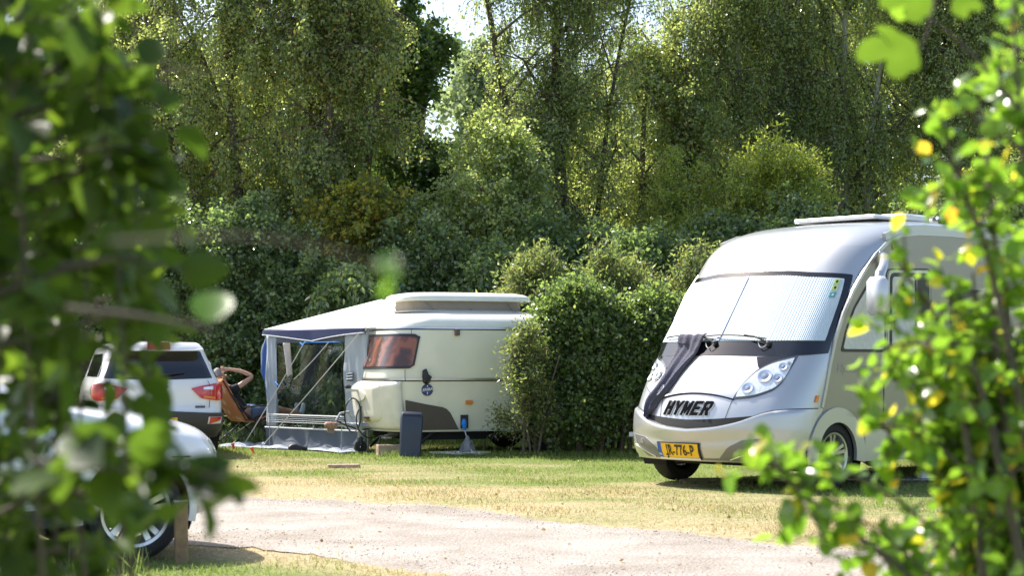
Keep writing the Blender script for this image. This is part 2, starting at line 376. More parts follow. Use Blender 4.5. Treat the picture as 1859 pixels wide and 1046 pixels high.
# ================================================================== SETTING
LANE_UP = lin([-14, -2.9, -1.5, -.14, .75, 1.5, 2.2, 3.3, 5, 14], [21.5, 18.1, 17.1, 15.5, 14.4, 13.5, 12.8, 11.7, 10.2, 2.5])
LANE_LO = lin([-14, -2.5, -2.1, -1.2, -.6, .25, 2, 14], [17.0, 13.15, 12.9, 12.3, 11.6, 10.8, 9.0, -4])
def add_mask(nt, pos):
    """green(1)/straw(0) turf mask, shared by the soil and the blades"""
    n = nt.nodes; L = nt.links
    a = n.new('ShaderNodeTexNoise'); a.inputs['Scale'].default_value = .42; a.inputs['Detail'].default_value = 6; a.inputs['Roughness'].default_value = .62
    sp = n.new('ShaderNodeSeparateXYZ'); L.new(pos, sp.inputs[0])
    mp = n.new('ShaderNodeMapping'); mp.inputs['Scale'].default_value = (.7, 1.5, 1); L.new(pos, mp.inputs[0]); L.new(mp.outputs[0], a.inputs['Vector'])
    # distance beyond the lane raises the green share
    c = n.new('ShaderNodeMath'); c.operation = 'MULTIPLY_ADD'; c.inputs[1].default_value = 1.2; L.new(sp.outputs['X'], c.inputs[0]); L.new(sp.outputs['Y'], c.inputs[2])
    r = n.new('ShaderNodeMapRange'); r.inputs['From Min'].default_value = 15.3; r.inputs['From Max'].default_value = 24; r.inputs['To Min'].default_value = -.10; r.inputs['To Max'].default_value = .17; L.new(c.outputs[0], r.inputs[0])
    r2 = n.new('ShaderNodeMapRange'); r2.inputs['From Min'].default_value = 10.6; r2.inputs['From Max'].default_value = 8.4; r2.inputs['To Min'].default_value = 0; r2.inputs['To Max'].default_value = .25; L.new(c.outputs[0], r2.inputs[0])
    s = n.new('ShaderNodeMath'); s.operation = 'ADD'; L.new(a.outputs['Fac'], s.inputs[0]); L.new(r.outputs[0], s.inputs[1])
    s2 = n.new('ShaderNodeMath'); s2.operation = 'ADD'; L.new(s.outputs[0], s2.inputs[0]); L.new(r2.outputs[0], s2.inputs[1])
    q = n.new('ShaderNodeMapRange'); q.inputs['From Min'].default_value = .42; q.inputs['From Max'].default_value = .63; L.new(s2.outputs[0], q.inputs[0])
    return q.outputs[0]
def ground_mat():
    m = bpy.data.materials.new('dry_turf_soil'); m.use_nodes = True; nt = m.node_tree; n = nt.nodes; L = nt.links; b = n['Principled BSDF']; b.inputs['Roughness'].default_value = .95; b.inputs['Specular IOR Level'].default_value = .1
    g = n.new('ShaderNodeNewGeometry'); mk = add_mask(nt, g.outputs['Position'])
    c = n.new('ShaderNodeMix'); c.data_type = 'RGBA'; L.new(mk, c.inputs[0]); c.inputs[6].default_value = (.36, .29, .17, 1); c.inputs[7].default_value = (.16, .19, .06, 1)
    f = n.new('ShaderNodeTexNoise'); f.inputs['Scale'].default_value = 26; f.inputs['Detail'].default_value = 6; L.new(g.outputs['Position'], f.inputs['Vector'])
    mr = n.new('ShaderNodeMapRange'); mr.inputs['From Min'].default_value = .3; mr.inputs['From Max'].default_value = .7; mr.inputs['To Min'].default_value = .6; mr.inputs['To Max'].default_value = 1.3; L.new(f.outputs['Fac'], mr.inputs[0])
    v = n.new('ShaderNodeVectorMath'); v.operation = 'SCALE'; L.new(c.outputs[2], v.inputs[0]); L.new(mr.outputs[0], v.inputs['Scale']); L.new(v.outputs[0], b.inputs['Base Color'])
    u = n.new('ShaderNodeBump'); u.inputs['Distance'].default_value = .03; u.inputs['Strength'].default_value = .7; L.new(f.outputs['Fac'], u.inputs['Height']); L.new(u.outputs[0], b.inputs['Normal'])
    return m
gx = np.concatenate([[-400, -120, -60, -30], np.arange(-16, 16.1, .5), [30, 60, 120, 400]]); gy = np.concatenate([[-200, -60, -20], np.arange(-4, 45, .5), [60, 100, 200, 600]])
X, Y = np.meshgrid(gx, gy, indexing='ij'); Z = np.where((np.abs(X) < 16) & (Y > 8) & (Y < 44), .012*np.sin(X*1.7+Y*.6)*np.sin(Y*1.1), 0)
V = np.stack([X, Y, Z-.012], -1).reshape(-1, 3); ny = len(gy); ii, jj = np.meshgrid(np.arange(len(gx)-1), np.arange(ny-1), indexing='ij'); a = (ii*ny+jj).ravel()
tag(mesh_np('ground', V, [np.stack([a, a+ny, a+ny+1, a+1], -1)], ground_mat(), smooth=True), kind='structure')
# lane
def lane_mat():
    m = bpy.data.materials.new('pale_gravel'); m.use_nodes = True; nt = m.node_tree; n = nt.nodes; L = nt.links; b = n['Principled BSDF']; b.inputs['Roughness'].default_value = .95; b.inputs['Specular IOR Level'].default_value = .15
    g = n.new('ShaderNodeNewGeometry')
    f = n.new('ShaderNodeTexNoise'); f.inputs['Scale'].default_value = 1.1; f.inputs['Detail'].default_value = 8; f.inputs['Roughness'].default_value = .65; L.new(g.outputs['Position'], f.inputs['Vector'])
    r = n.new('ShaderNodeValToRGB'); e = r.color_ramp.elements; e[0].position = .34; e[0].color = (.28, .24, .20, 1); e[1].position = .62; e[1].color = (.42, .378, .335, 1); L.new(f.outputs['Fac'], r.inputs[0])
    h = n.new('ShaderNodeTexVoronoi'); h.inputs['Scale'].default_value = 38; L.new(g.outputs['Position'], h.inputs['Vector'])
    mr = n.new('ShaderNodeMapRange'); mr.inputs['From Max'].default_value = .6; mr.inputs['To Min'].default_value = 1.12; mr.inputs['To Max'].default_value = .75; L.new(h.outputs['Distance'], mr.inputs[0])
    v = n.new('ShaderNodeVectorMath'); v.operation = 'SCALE'; L.new(r.outputs[0], v.inputs[0]); L.new(mr.outputs[0], v.inputs['Scale']); L.new(v.outputs[0], b.inputs['Base Color'])
    u = n.new('ShaderNodeBump'); u.inputs['Distance'].default_value = .012; u.inputs['Strength'].default_value = .8; L.new(h.outputs['Distance'], u.inputs['Height']); L.new(u.outputs[0], b.inputs['Normal'])
    return m
xs = np.arange(-14, 14, .06); n1 = np.convolve(rng.normal(0, 1, len(xs)+60), np.hanning(24), 'same')[30:-30]; n2 = np.convolve(rng.normal(0, 1, len(xs)+60), np.hanning(30), 'same')[30:-30]
f1 = np.convolve(rng.normal(0, 1, len(xs)), np.hanning(4), 'same')*.05; f2 = np.convolve(rng.normal(0, 1, len(xs)), np.hanning(4), 'same')*.05
UP = LANE_UP(xs)+n1*.06+f1; LO = LANE_LO(xs)+n2*.06+f2; rows = 14
V = np.stack([np.stack([xs, LO+(UP-LO)*t, np.full(len(xs), .002)+.016*math.sin(math.pi*t)-.016*(t in (0, 1))], -1) for t in np.linspace(0, 1, rows)]).reshape(-1, 3)
ii, jj = np.meshgrid(np.arange(rows-1), np.arange(len(xs)-1), indexing='ij'); a = (ii*len(xs)+jj).ravel()
tag(mesh_np('gravel_lane', V, [np.stack([a, a+1, a+1+len(xs), a+len(xs)], -1)], lane_mat(), smooth=True), kind='structure')

def rotmats(D, up=None):
    """columns: x side, y = D, z normal ; D (n,3) unit"""
    n = len(D); r = rng.normal(size=(n, 3)) if up is None else up+rng.normal(size=(n, 3))*.0
    x = np.cross(D, r); x /= np.linalg.norm(x, axis=1, keepdims=True)+1e-9; z = np.cross(x, D); return np.stack([x, D, z], -1)
def scatter(name, TV, TF, P, M, S, m, parent=None, smooth=False):
    TV = np.asarray(TV, float); V = np.einsum('nij,kj->nki', M, TV)*np.asarray(S)[:, None, None]+P[:, None, :]
    k = len(TV); off = (np.arange(len(P))*k)[:, None, None]; Fs = []
    for f in TF: f = np.asarray(f); Fs.append((f[None]+off).reshape(-1, f.shape[1]))
    return mesh_np(name, V.reshape(-1, 3), Fs, m, parent, smooth)
# pebbles on the lane
def in_lane(x, y): return (y < np.interp(x, xs, UP)-.05) & (y > np.interp(x, xs, LO)+.05)
def rand_view(n, y0, y1):
    y = np.sqrt(rng.uniform(y0**2, y1**2, n)); return rng.uniform(-.32, .32, n)*y, y
octa = [(1, 0, 0), (0, 1, 0), (-1, 0, 0), (0, -1, 0), (0, 0, .6), (0, 0, -.6)]; octf = [[(0, 1, 4), (1, 2, 4), (2, 3, 4), (3, 0, 4), (1, 0, 5), (2, 1, 5), (3, 2, 5), (0, 3, 5)]]
px_, py_ = rand_view(34000, 9.5, 19); k = in_lane(px_, py_); px_, py_ = px_[k], py_[k]; n = len(px_)
D = rng.normal(size=(n, 3)); D[:, 2] *= .3; D /= np.linalg.norm(D, axis=1, keepdims=True); sz = .0025+.0065*rng.random(n)**4
pebble = leaf_mat('pebble_stone', [(0, (.42, .36, .30)), (.5, (.60, .54, .48)), (1, (.62, .58, .54))], trans=0, rough=.9, spec=.2)
tag(scatter('gravel', octa, octf, np.stack([px_, py_, np.full(n, .014)], -1), rotmats(D), sz, pebble), 'loose pale pebbles strewn over the gravel lane', 'gravel', kind='stuff')
# grass blades
def blade_mat(name, dry, green):
    m = bpy.data.materials.new(name); m.use_nodes = True; nt = m.node_tree; n = nt.nodes; L = nt.links; b = n['Principled BSDF']; b.inputs['Roughness'].default_value = .6; b.inputs['Specular IOR Level'].default_value = .3
    g = n.new('ShaderNodeNewGeometry'); mk = add_mask(nt, g.outputs['Position'])
    ad = n.new('ShaderNodeMath'); ad.operation = 'ADD'; L.new(mk, ad.inputs[0]); rr = n.new('ShaderNodeMapRange'); rr.inputs['To Min'].default_value = -.4; rr.inputs['To Max'].default_value = .4; L.new(g.outputs['Random Per Island'], rr.inputs[0]); L.new(rr.outputs[0], ad.inputs[1]); ad.use_clamp = True
    c = n.new('ShaderNodeMix'); c.data_type = 'RGBA'; L.new(ad.outputs[0], c.inputs[0]); c.inputs[6].default_value = (*dry, 1); c.inputs[7].default_value = (*green, 1); L.new(c.outputs[2], b.inputs['Base Color'])
    t = n.new('ShaderNodeBsdfTranslucent'); v = n.new('ShaderNodeVectorMath'); v.operation = 'SCALE'; v.inputs['Scale'].default_value = 1.5; L.new(c.outputs[2], v.inputs[0]); L.new(v.outputs[0], t.inputs[0])
    mx = n.new('ShaderNodeMixShader'); mx.inputs[0].default_value = .45; L.new(b.outputs[0], mx.inputs[1]); L.new(t.outputs[0], mx.inputs[2]); L.new(mx.outputs[0], n['Material Output'].inputs[0]); return m
gm = blade_mat('grass_blades', (.40, .33, .17), (.19, .27, .055))
bx_, by_ = rand_view(330000, 9.2, 31)
nz = np.sin(bx_*1.3+by_*2.1)*np.sin(by_*.9-bx_*1.9)+np.sin(bx_*4.1)*np.sin(by_*3.3)*.5
edge_in = (by_ < np.interp(bx_, xs, UP)+.10+.25*rng.random(len(bx_))) & (by_ > np.interp(bx_, xs, LO)-.02-.12*rng.random(len(bx_)))
fr = np.abs(by_-np.interp(bx_, xs, UP)); thin = (fr < 1.1) & (rng.random(len(bx_)) > .25+fr*.6)
kk = (~edge_in & ~thin) | (edge_in & (rng.random(len(bx_)) < .012)); kk &= rng.random(len(bx_)) < .62+.25*nz
bx_, by_, nz = bx_[kk], by_[kk], nz[kk]; n = len(bx_)
D = np.stack([rng.normal(0, .55, n), rng.normal(0, .55, n), np.ones(n)], -1); D /= np.linalg.norm(D, axis=1, keepdims=True)
hgt = (.016+.026*rng.random(n))*(1+.25*nz)*np.where(by_ > 24.5, 1.5, 1)
tag(scatter('grass', [(-.10, 0, 0), (.10, 0, 0), (.05, .6, .05), (0, 1, .22)], [[(0, 1, 2), (0, 2, 3)]], np.stack([bx_, by_, np.full(n, -.012)], -1), rotmats(D), hgt, gm),
    'short parched lawn grass with green patches around the gravel lane', 'grass', kind='stuff')
# ================================================================== MOTORHOME
def motorhome():
    q = Shell(pchip([.28,.36,.45,.58,.70,.80,.97,1.2,1.39,1.5,1.85,2.22,2.36,2.5,2.62,2.71,2.78,2.82,2.84],
         [-.08,-.03,0,0,-.02,-.05,-.13,-.28,-.42,-.49,-.75,-1.02,-1.13,-1.27,-1.46,-1.68,-1.95,-2.22,-2.5]),
        pchip([.28,.6,1.0,2.5,2.6,2.7,2.78,2.84],[1.09,1.12,1.12,1.12,1.11,1.07,1.0,.88]),
        pchip([.28,.8,1.4,2.2,2.84],[.40,.42,.40,.42,.36]), pchip([.28,.8,1.4,2.2,2.6,2.84],[.5,.5,.46,.50,.55,.6]))
    t = thing('motorhome', (1.792, 18.575, 0), R(134), 'large silver motorhome parked on the grass with blinds drawn across its windscreen', 'motorhome')
    AY, AZ, AR = -.99, .36, .44; RY = -4.75
    zs = np.concatenate([np.arange(.28, 1.0, .024), np.arange(1.0, 2.5, .06), np.linspace(2.5, 2.84, 22)])
    q.body('body', silver, t, zs, -6.6, [(AY, AZ, AR), (RY, AZ, AR)], nside=200)
    for s in (-1, 1):
        for y in (AY, RY):
            arch_well(t, y, AZ, AR, s*1.115, .32, s)
            a = np.linspace(R(-12), R(192), 30); pth = [(y+AR*math.cos(k), AZ+AR*math.sin(k)) for k in a]
            ribbon(t, 'wheel_arch', silver, pth, -.03, .12, s*1.12, .028, s)
            wheel(t, (s*1.0, y, .35), s)
    U = MB().box((0, -3.7, .30), (1.9, 5.2, .10)); U.box((0, -3.75, .36), (2.15, 5.2, .10)); U.tube([(-.85, -.99, .35), (.85, -.99, .35)], .04); U.tube([(-.85, RY, .35), (.85, RY, .35)], .04)
    U.box((0, -.62, .27), (1.0, .5, .07)); U.build('underbody', darkwell, t, False)
    # bumper: lip proud of the nose, smile-shaped top
    _sm = pchip([0,.35,.69,.85,1.02,1.35,2.1],[.610,.632,.690,.738,.784,.812,.822]); seam = lambda s: float(_sm(abs(s)))
    ss = np.concatenate([np.linspace(-2.36, -1.2, 30), np.linspace(-1.15, 1.15, 60), np.linspace(1.2, 2.36, 30)])
    def bo(s, z, u, v):
        k = np.clip(1-(np.abs(s)-.9)/.9, 0, 1); lip = np.clip((v-.55)/.4, 0, 1); edge = np.clip((v-.93)/.07, 0, 1)
        return .045*k*(.35+.65*lip)-.040*edge**2*k-.012*np.clip((.08-v)/.08, 0, 1)
    # end the bumper at the wheel arch: side limit varies with height
    ag = lambda s: .30
    def lowcut(s):
        a = abs(s)
        if a < 1.72: return .305
        return .305+(seam(s)-.315)*min(1, (a-1.72)/.36)**.8
    ss = np.concatenate([np.linspace(-2.07, -1.2, 34), np.linspace(-1.15, 1.15, 60), np.linspace(1.2, 2.07, 34)])
    q.patch('bumper', silver, t, ss, lowcut, seam, .012, nz=26, base=-.02, ofun=bo)
    q.patch('bumper_gap', seamm, t, (-2.0, 2.0), lambda s: seam(s)-.004, lambda s: seam(s)+.010, .004, 90, 3)
    q.patch('grille_slot', seamm, t, (-.88, .88), lambda s: min(seam(s)-.03, .70), lambda s: max(seam(s)+.006, .703+.045*(abs(s)/.83)**1.5), .005, 60, 5)
    # fog lamp pods
    for s in (-1, 1):
        up = lin([.45, .58, .77, 1.05], [.33, .43, .51, .535]); lo = lin([.45, .80, 1.0, 1.05], [.318, .325, .44, .53])
        S = (.45, 1.05) if s > 0 else (-1.05, -.45)
        fp = q.patch('fog_lamp_surround', mat('dull_silver_recess', (.20, .20, .19), .4, .5), t, S, lambda x: lo(abs(x)), lambda x: up(abs(x)), .034, 24, 6)
        q.patch('fog_lamp', mat('smoked_lens', (.25,.26,.27), .15, .4, coat=1), fp, (.80*s, .93*s) if s > 0 else (.93*s, .80*s), lambda x: .445, lambda x: .450+.045*math.sin(math.pi*(abs(x)-.80)/.13+.01), .040, 12, 5)
        q.patch('trim_strip', chrome, fp, (.60, 1.02) if s > 0 else (-1.02, -.60), lambda x: .43-.10*(1-abs((abs(x)-.6)/.42))-.006+.0, lambda x: .43-.10*(1-abs((abs(x)-.6)/.42))+.004, .044, 12, 3)
    # bonnet with chrome strip and shut lines
    q.patch('chrome_strip', chrome, t, (-.56, .56), lambda s: .972-.057*(abs(s)/.56)**2, lambda s: .992-.062*(abs(s)/.56)**2, .018, 40, 4)
    q.patch('shut_line', seamm, t, (-.57, .57), lambda s: .962-.057*(abs(s)/.56)**2, lambda s: .972-.057*(abs(s)/.56)**2, .005, 40, 3)
    for s in (-1, 1):
        zz = np.linspace(.712, .915, 8); P = np.concatenate([q.off(s*(.512+.04*(zz-.712)/.2)-.004, zz, .003), q.off(s*(.512+.04*(zz-.712)/.2)+.004, zz, .003)])
        MB().add(P, [(i, i+1, i+9, i+8) for i in range(7)]).build('shut_line', seamm, t)
        # headlamp
        up = pchip([.55, .62, .737, .918, 1.05, 1.205], [.920, 1.075, 1.215, 1.300, 1.328, 1.352]); lo = pchip([.55, .752, .972, 1.12, 1.205], [.918, .935, .995, 1.085, 1.345])
        S = (.55, 1.205) if s > 0 else (-1.205, -.55)
        hl = q.patch('headlight', mat('headlamp_bezel', (.05, .055, .065), .15, 0, coat=1), t, S, lambda x: lo(abs(x))-.008, lambda x: up(abs(x))+.008, .008, 50, 8)
        S2 = (.585, 1.16) if s > 0 else (-1.16, -.585)
        q.patch('reflector', clearlens, hl, S2, lambda x: lo(abs(x))+.014, lambda x: up(abs(x))-.016, .0125, 40, 8)
        for a, z, r in ((.70, 1.02, .056), (.85, 1.14, .070), (1.02, 1.12, .046), (1.03, 1.235, .042), (1.11, 1.27, .018)):
            c = q.off(s*a, z, .014); nn = q.nrm(np.array(s*a), np.array(z)); nn = nn/np.linalg.norm(nn)
            ax = Vector(nn).to_track_quat('X', 'Z').to_matrix()
            for prof, mm, nm in (([(0, r*1.12), (.010, r*1.08), (.010, r*.9), (.002, r*.55)], chrome, 'lamp_ring'), ([(.002, r*.86), (.004, r*.5), (.008, .001)], mat('lamp_bowl', (.34, .37, .40), .10, .8, coat=1), 'lamp_bowl')):
                b = MB().lathe(prof, (0, 0, 0), 'x', 20); M = np.array(ax); b.v = [tuple(M @ np.array(p)+c) for p in b.v]; b.build(nm, mm, hl)
        up2 = pchip([.631, .737, 1.2], [1.340, 1.346, 1.362]); lo2 = pchip([.631, .737, .918, 1.2], [1.335, 1.226, 1.310, 1.356])
        q.patch('black_corner_trim', black_glass, t, (.631, 1.2) if s > 0 else (-1.2, -.631), lambda x: lo2(abs(x)), lambda x: up2(abs(x)), .006, 30, 5)
    # windscreen
    top = pchip([0, .5, .9, 1.41, 1.56, 1.60, 1.69, 1.772], [2.25, 2.247, 2.221, 2.203, 2.190, 2.10, 1.75, 1.41]); bot = pchip([0, .3, .8, 1.2, 1.78], [1.358, 1.357, 1.353, 1.357, 1.378])
    ws = q.patch('windscreen', black_glass, t, (-1.772, 1.772), lambda s: bot(abs(s)), lambda s: top(abs(s)), .006, 150, 14, base=-.02)
    # curved leading end: blind inside the black band
    n = 181; ss = np.linspace(-1.59, 1.59, n)
    _bt = pchip([0, 1.43, 1.455, 1.60], [1, 1, .93, .0]); btop = lambda s: 1.515+(top(min(abs(s), 1.41))-.055-1.515)*float(_bt(abs(s))); bbot = lambda s: 1.505
    zig = lambda s2, z2, u, v: (.0035*(np.round((s2+1.57)/(3.14/180)) % 2))
    bl = q.patch('windscreen_blind', blind, t, ss, bbot, btop, .0105, n, 2, base=.003, ofun=zig, smooth=False)
    P = []
    zz = np.linspace(1.51, 2.19, 6); V = np.concatenate([q.off(-.022, zz, .022), q.off(.022, zz, .022)]); MB().add(V, [(i, i+1, i+7, i+6) for i in range(5)]).build('blind_seam', mat('blind_seam_grey', (.30, .35, .42), .5), bl)
    # black curved glass overlap at the right end of the blind is the band itself; vignettes (stickers)
    for k, (z, mm) in enumerate(((2.115, 'y'), (2.05, 'y'), (1.975, 'g'))):
        m_ = mat('sticker_yellow_green', (.55, .68, .22), .5) if mm == 'y' else mat('sticker_teal', (.10, .36, .33), .5)
        stk = q.patch('sticker', m_, t, (1.27+k*.012, 1.37+k*.012), lambda s: z-.026, lambda s: z+.026, .020, 5, 4)
        q.patch('sticker_mark', ink if mm == 'y' else whiteink, stk, (1.305+k*.012, 1.34+k*.012), lambda s: z-.013, lambda s: z+.010, .0225, 4, 3)
    # wipers
    for s0, s1, z1, piv in ((-.62, -.95, 1.535, (-.02, 1.475)), (.15, -.30, 1.545, (.72, 1.465))):
        for (sa, za), (sb, zb) in (((piv[0], piv[1]), (piv[0]-.34, 1.545)),):
            k = np.linspace(0, 1, 8); A = q.off(sa+(sb-sa)*k, za+(zb-za)*k**.8, .03+.04*np.sin(k*2.6))
            wp = MB().tube(A, [.014]*2+[.010]*6, 6).build('wiper', black, t)
        k = np.linspace(0, 1, 14); sa, sb = piv[0]-.05, piv[0]-1.0
        A = q.off(sa+(sb-sa)*k, 1.515+.035*np.sin(k*2.4), .030+.012*np.sin(k*3)); MB().tube(A, .009, 6).build('wiper_blade', black, wp)
        c = q.off(piv[0], piv[1], .02); MB().lathe([(-.03, .03), (.02, .028), (.028, .018), (.03, .001)], c, 'y', 14).build('wiper_hub', black, wp)
        k = np.linspace(0, 1, 9); A = q.off(piv[0]-.12+.13*k, 1.468-.05*np.sin(k*3.1), .04); MB().tube(A, .005, 5).build('washer_hose', mat('pale_hose', (.55, .52, .5), .5), wp)
    # maker's name in slanted capitals with a pale rim
    def onskin(V, F, s0, z0, o, name, m, par):
        arc = .78
        P = q.off(s0+V[:, 0]/arc, z0+V[:, 1], o+V[:, 2]); return MB().add(P, F).build(name, m, par, False)
    GL = {'H': [[(0,0),(.3,0),(.3,1),(0,1)], [(.7,0),(1,0),(1,1),(.7,1)], [(.3,.40),(.7,.40),(.7,.62),(.3,.62)]],
          'Y': [[(.36,0),(.66,0),(.66,.42),(.36,.42)], [(.36,.42),(.66,.42),(.28,1),(-.04,1)], [(.42,.42),(.66,.42),(1.06,1),(.74,1)]],
          'M': [[(0,0),(.26,0),(.26,1),(0,1)], [(.80,0),(1.06,0),(1.06,1),(.80,1)], [(.26,1),(.26,.60),(.47,.12),(.53,.44)], [(.80,1),(.80,.60),(.59,.12),(.53,.44)], [(.47,.12),(.59,.12),(.53,.44)]],
          'E': [[(0,0),(.3,0),(.3,1),(0,1)], [(.3,0),(.95,0),(.95,.2),(.3,.2)], [(.3,.40),(.88,.40),(.88,.60),(.3,.60)], [(.3,.80),(.95,.80),(.95,1),(.3,1)]],
          'R': [[(0,0),(.3,0),(.3,1),(0,1)], [(.3,.80),(.85,.80),(.95,.92),(.80,1),(.3,1)], [(.72,.45),(.98,.55),(.98,.90),(.72,.82)], [(.3,.36),(.80,.36),(.95,.55),(.3,.55)], [(.48,.38),(.78,.38),(1.02,0),(.70,0)]]}
    def glyphs(dx, dz, o, th, nm, m, par):
        b = MB(); x0 = -.30
        for ch in 'HYMER':
            for poly in GL[ch]:
                P = [(x0+.092*u+.045*v+dx, .745+.142*v+dz) for u, v in poly]; n_ = len(P)
                A_1 = [q.off(-.06+a_/.78, z_, o+th) for a_, z_ in P]; B_1 = [q.off(-.06+a_/.78, z_, .0) for a_, z_ in P]
                b.add(A_1+B_1, [tuple(range(n_))]+[(i, (i+1) % n_, (i+1) % n_+n_, i+n_) for i in range(n_)])
            x0 += .115 if ch != 'M' else .122
        return b.build(nm, m, par, False)
    lt = glyphs(0, 0, .016, .004, 'lettering', mat('matt_black_letters', (.006,.006,.008), .9, spec=.05), t); glyphs(.006, -.007, .008, .002, 'lettering_rim', mat('bright_rim', (.85,.85,.86), .3), lt)
    # number plate
    ps0, pz = -.14, .398
    pl = q.patch('number_plate_holder', black, t, (ps0-.345, ps0+.345), lambda s: pz-.075, lambda s: pz+.072, .052, 10, 3)
    q.patch('yellow_plate', yellow, pl, (ps0-.33, ps0+.33), lambda s: pz-.056, lambda s: pz+.060, .056, 10, 3)
    q.patch('blue_band', blueband, pl, (ps0-.33, ps0-.268), lambda s: pz-.056, lambda s: pz+.060, .0585, 3, 3)
    q.patch('plate_strip', whiteink, pl, (ps0-.34, ps0+.34), lambda s: pz-.073, lambda s: pz-.060, .056, 10, 3)
    V, F = text_bm('JR-776-P', .122, .0012, 0, .0012, 1.0); V[:, 0] *= .36/(V[:, 0].max()-V[:, 0].min()); onskin(V, F, ps0+.045, pz+.002, .0595, 'plate_writing', ink, pl)
    q.patch('plate_writing', ink, pl, (-.340, -.300), lambda s: .3565, lambda s: .372, .0600, 4, 3)
    V, F = text_bm('NL', .030, .0008, 0, .0005, 1.0); onskin(V, F, ps0-.299, pz-.03, .0605, 'plate_country', whiteink, pl)
    # --- flanks
    H = q.F; ptp = [(-.763,.83),(-.83,1.02),(-.90,1.25),(-1.0,1.52),(-1.14,1.78),(-1.31,2.02),(-1.50,2.22),(-1.70,2.40),(-1.93,2.545),(-2.18,2.63),(-2.5,2.665),(-3.1,2.68),(-6.5,2.68)]
    for s in (-1, 1):
        x = s*1.12
        low = [(-6.5, .31)]+[(-4.75-.46, .31)]+[(RY+.47*math.cos(a), AZ+.47*math.sin(a)) for a in np.linspace(R(180), 0, 14)]+[(RY+.47, .29), (AY-.47, .29)]+[(AY+.47*math.cos(a), AZ+.47*math.sin(a)) for a in np.linspace(R(180), R(60), 12)]
        poly = [(a-.012, b-.008) for a, b in ptp]+low
        flat(t, 'side_panel', shaded_taupe, poly, x, .004, s)
        ribbon(t, 'pillar_trim', silver, ptp, -.03, .008, x, .012, s)
        ribbon(t, 'roof_gutter', silver, [(-1.9, 2.60), (-2.2, 2.695), (-2.6, 2.725), (-3.2, 2.735), (-6.55, 2.735)], -.05, .035, s*1.085, .035, s)
        # cab window
        cw = [(-1.068, 1.395), (-1.164, 1.627), (-1.303, 1.855), (-1.529, 2.091), (-1.674, 2.211), (-1.865, 2.215), (-1.865, 1.395)]
        wn = flat(t, 'cab_window', darktrim, round_poly(cw, .05), x, .009, s)
        inn = [(-1.11, 1.425), (-1.195, 1.64), (-1.33, 1.85), (-1.545, 2.068), (-1.69, 2.180), (-1.835, 2.185), (-1.835, 1.425)]
        flat(wn, 'window_blind', curtain_white, round_poly(inn, .04), x, .013, s)
        # door
        dp = [(-1.79, .33), (-1.90, 2.27), (-2.72, 2.30), (-2.72, .33)]
        dr = MB(); path = round_poly(dp, .07); ribbon(t, 'door_seal', darktrim, path+path[:1], -.007, .007, x, .008, s)
        fr = round_poly([(-1.93, 1.40), (-1.955, 2.235), (-2.69, 2.255), (-2.69, 1.40)], .08)
        dw = flat(t, 'door_window', silver, round_poly([(-1.90, 1.37), (-1.925, 2.262), (-2.71, 2.28), (-2.71, 1.37)], .08), x, .009, s)
        flat(dw, 'window_trim', darktrim, fr, x, .013, s)
        flat(dw, 'window_blind', curtain_white, round_poly([(-1.97, 1.44), (-1.99, 2.195), (-2.40, 2.20), (-2.40, 1.44)], .05), x, .018, s)
        flat(dw, 'window_pillar', mat('dull_silver_recess', (.20, .20, .19), .4, .5), [(-2.42, 1.44), (-2.42, 2.2), (-2.45, 2.2), (-2.45, 1.44)], x, .02, s)
        MB().box((x+s*.02, -2.6, 1.18), (.04, .16, .04), bev=.01).build('door_handle', black, t)
        ribbon(t, 'side_moulding', chrome, [(-1.83, .595), (-4.2, .595)], -.010, .004, x, .016, s)
        ribbon(t, 'sill', silver, [(-1.48, .43), (-4.26, .43)], -.165, .160, x, .010, s)
        # habitation window
        hw = flat(t, 'side_window', darktrim, round_poly([(-3.1, 1.45), (-3.1, 2.10), (-4.3, 2.10), (-4.3, 1.45)], .09), x, .016, s)
        flat(hw, 'window_pane', black_glass, round_poly([(-3.15, 1.5), (-3.15, 2.05), (-4.25, 2.05), (-4.25, 1.5)], .07), x, .022, s)
        # marker lamps
        q.patch('side_marker', orange, t, (1.86, 1.925) if s > 0 else (-1.925, -1.86), lambda k: .885, lambda k: .955, .014, 8, 5)
        lm = MB().lathe([(-.005, .062), (.012, .055), (.018, .035), (.020, .001)], (0, 0, 0), 'x', 20); lm.v = [(x+s*p[0], -2.02+p[1]*.5, 2.53+p[2]) for p in lm.v]; lo_ = lm.build('clearance_lamp', mat('lamp_rim_bronze', (.35, .22, .16), .25, .8), t)
        lm = MB().lathe([(.01, .030), (.024, .022), (.026, .001)], (0, 0, 0), 'x', 14); lm.v = [(x+s*p[0], -2.02+p[1]*.6, 2.53+p[2]) for p in lm.v]; lm.build('lens', clearlens, lo_)
        flat(t, 'side_reflector', orange, round_poly([(-2.95, .44), (-2.95, .475), (-3.08, .475), (-3.08, .44)], .01), x, .018, s)
        # mirror
        m = MB(); m.box((s*1.13, -1.80, 2.35), (.07, .15, .20), bev=.02)
        mb = m.build('mirror_bracket', silver, t)
        if s > 0: continue
        k = [(s*1.15, -1.80, 2.40), (s*1.22, -1.72, 2.37), (s*1.32, -1.55, 2.27), (s*1.37, -1.42, 2.19), (s*1.38, -1.38, 2.10)]; MB().tube(k, [.045, .05, .05, .055, .05], 12).build('mirror_arm', silver, mb)
        mh = MB().box((0, 0, 0), (.27, .15, .40), bev=.05); ang = R(18)*s
        mh.v = [(s*1.40+p[0]*math.cos(ang)-p[1]*math.sin(ang), -1.33+p[0]*math.sin(ang)+p[1]*math.cos(ang), 1.965+p[2]) for p in mh.v]; mh.build('mirror_housing', mat('mirror_shell', (.62, .64, .68), .3, .3, coat=.5), mb, angle=60)
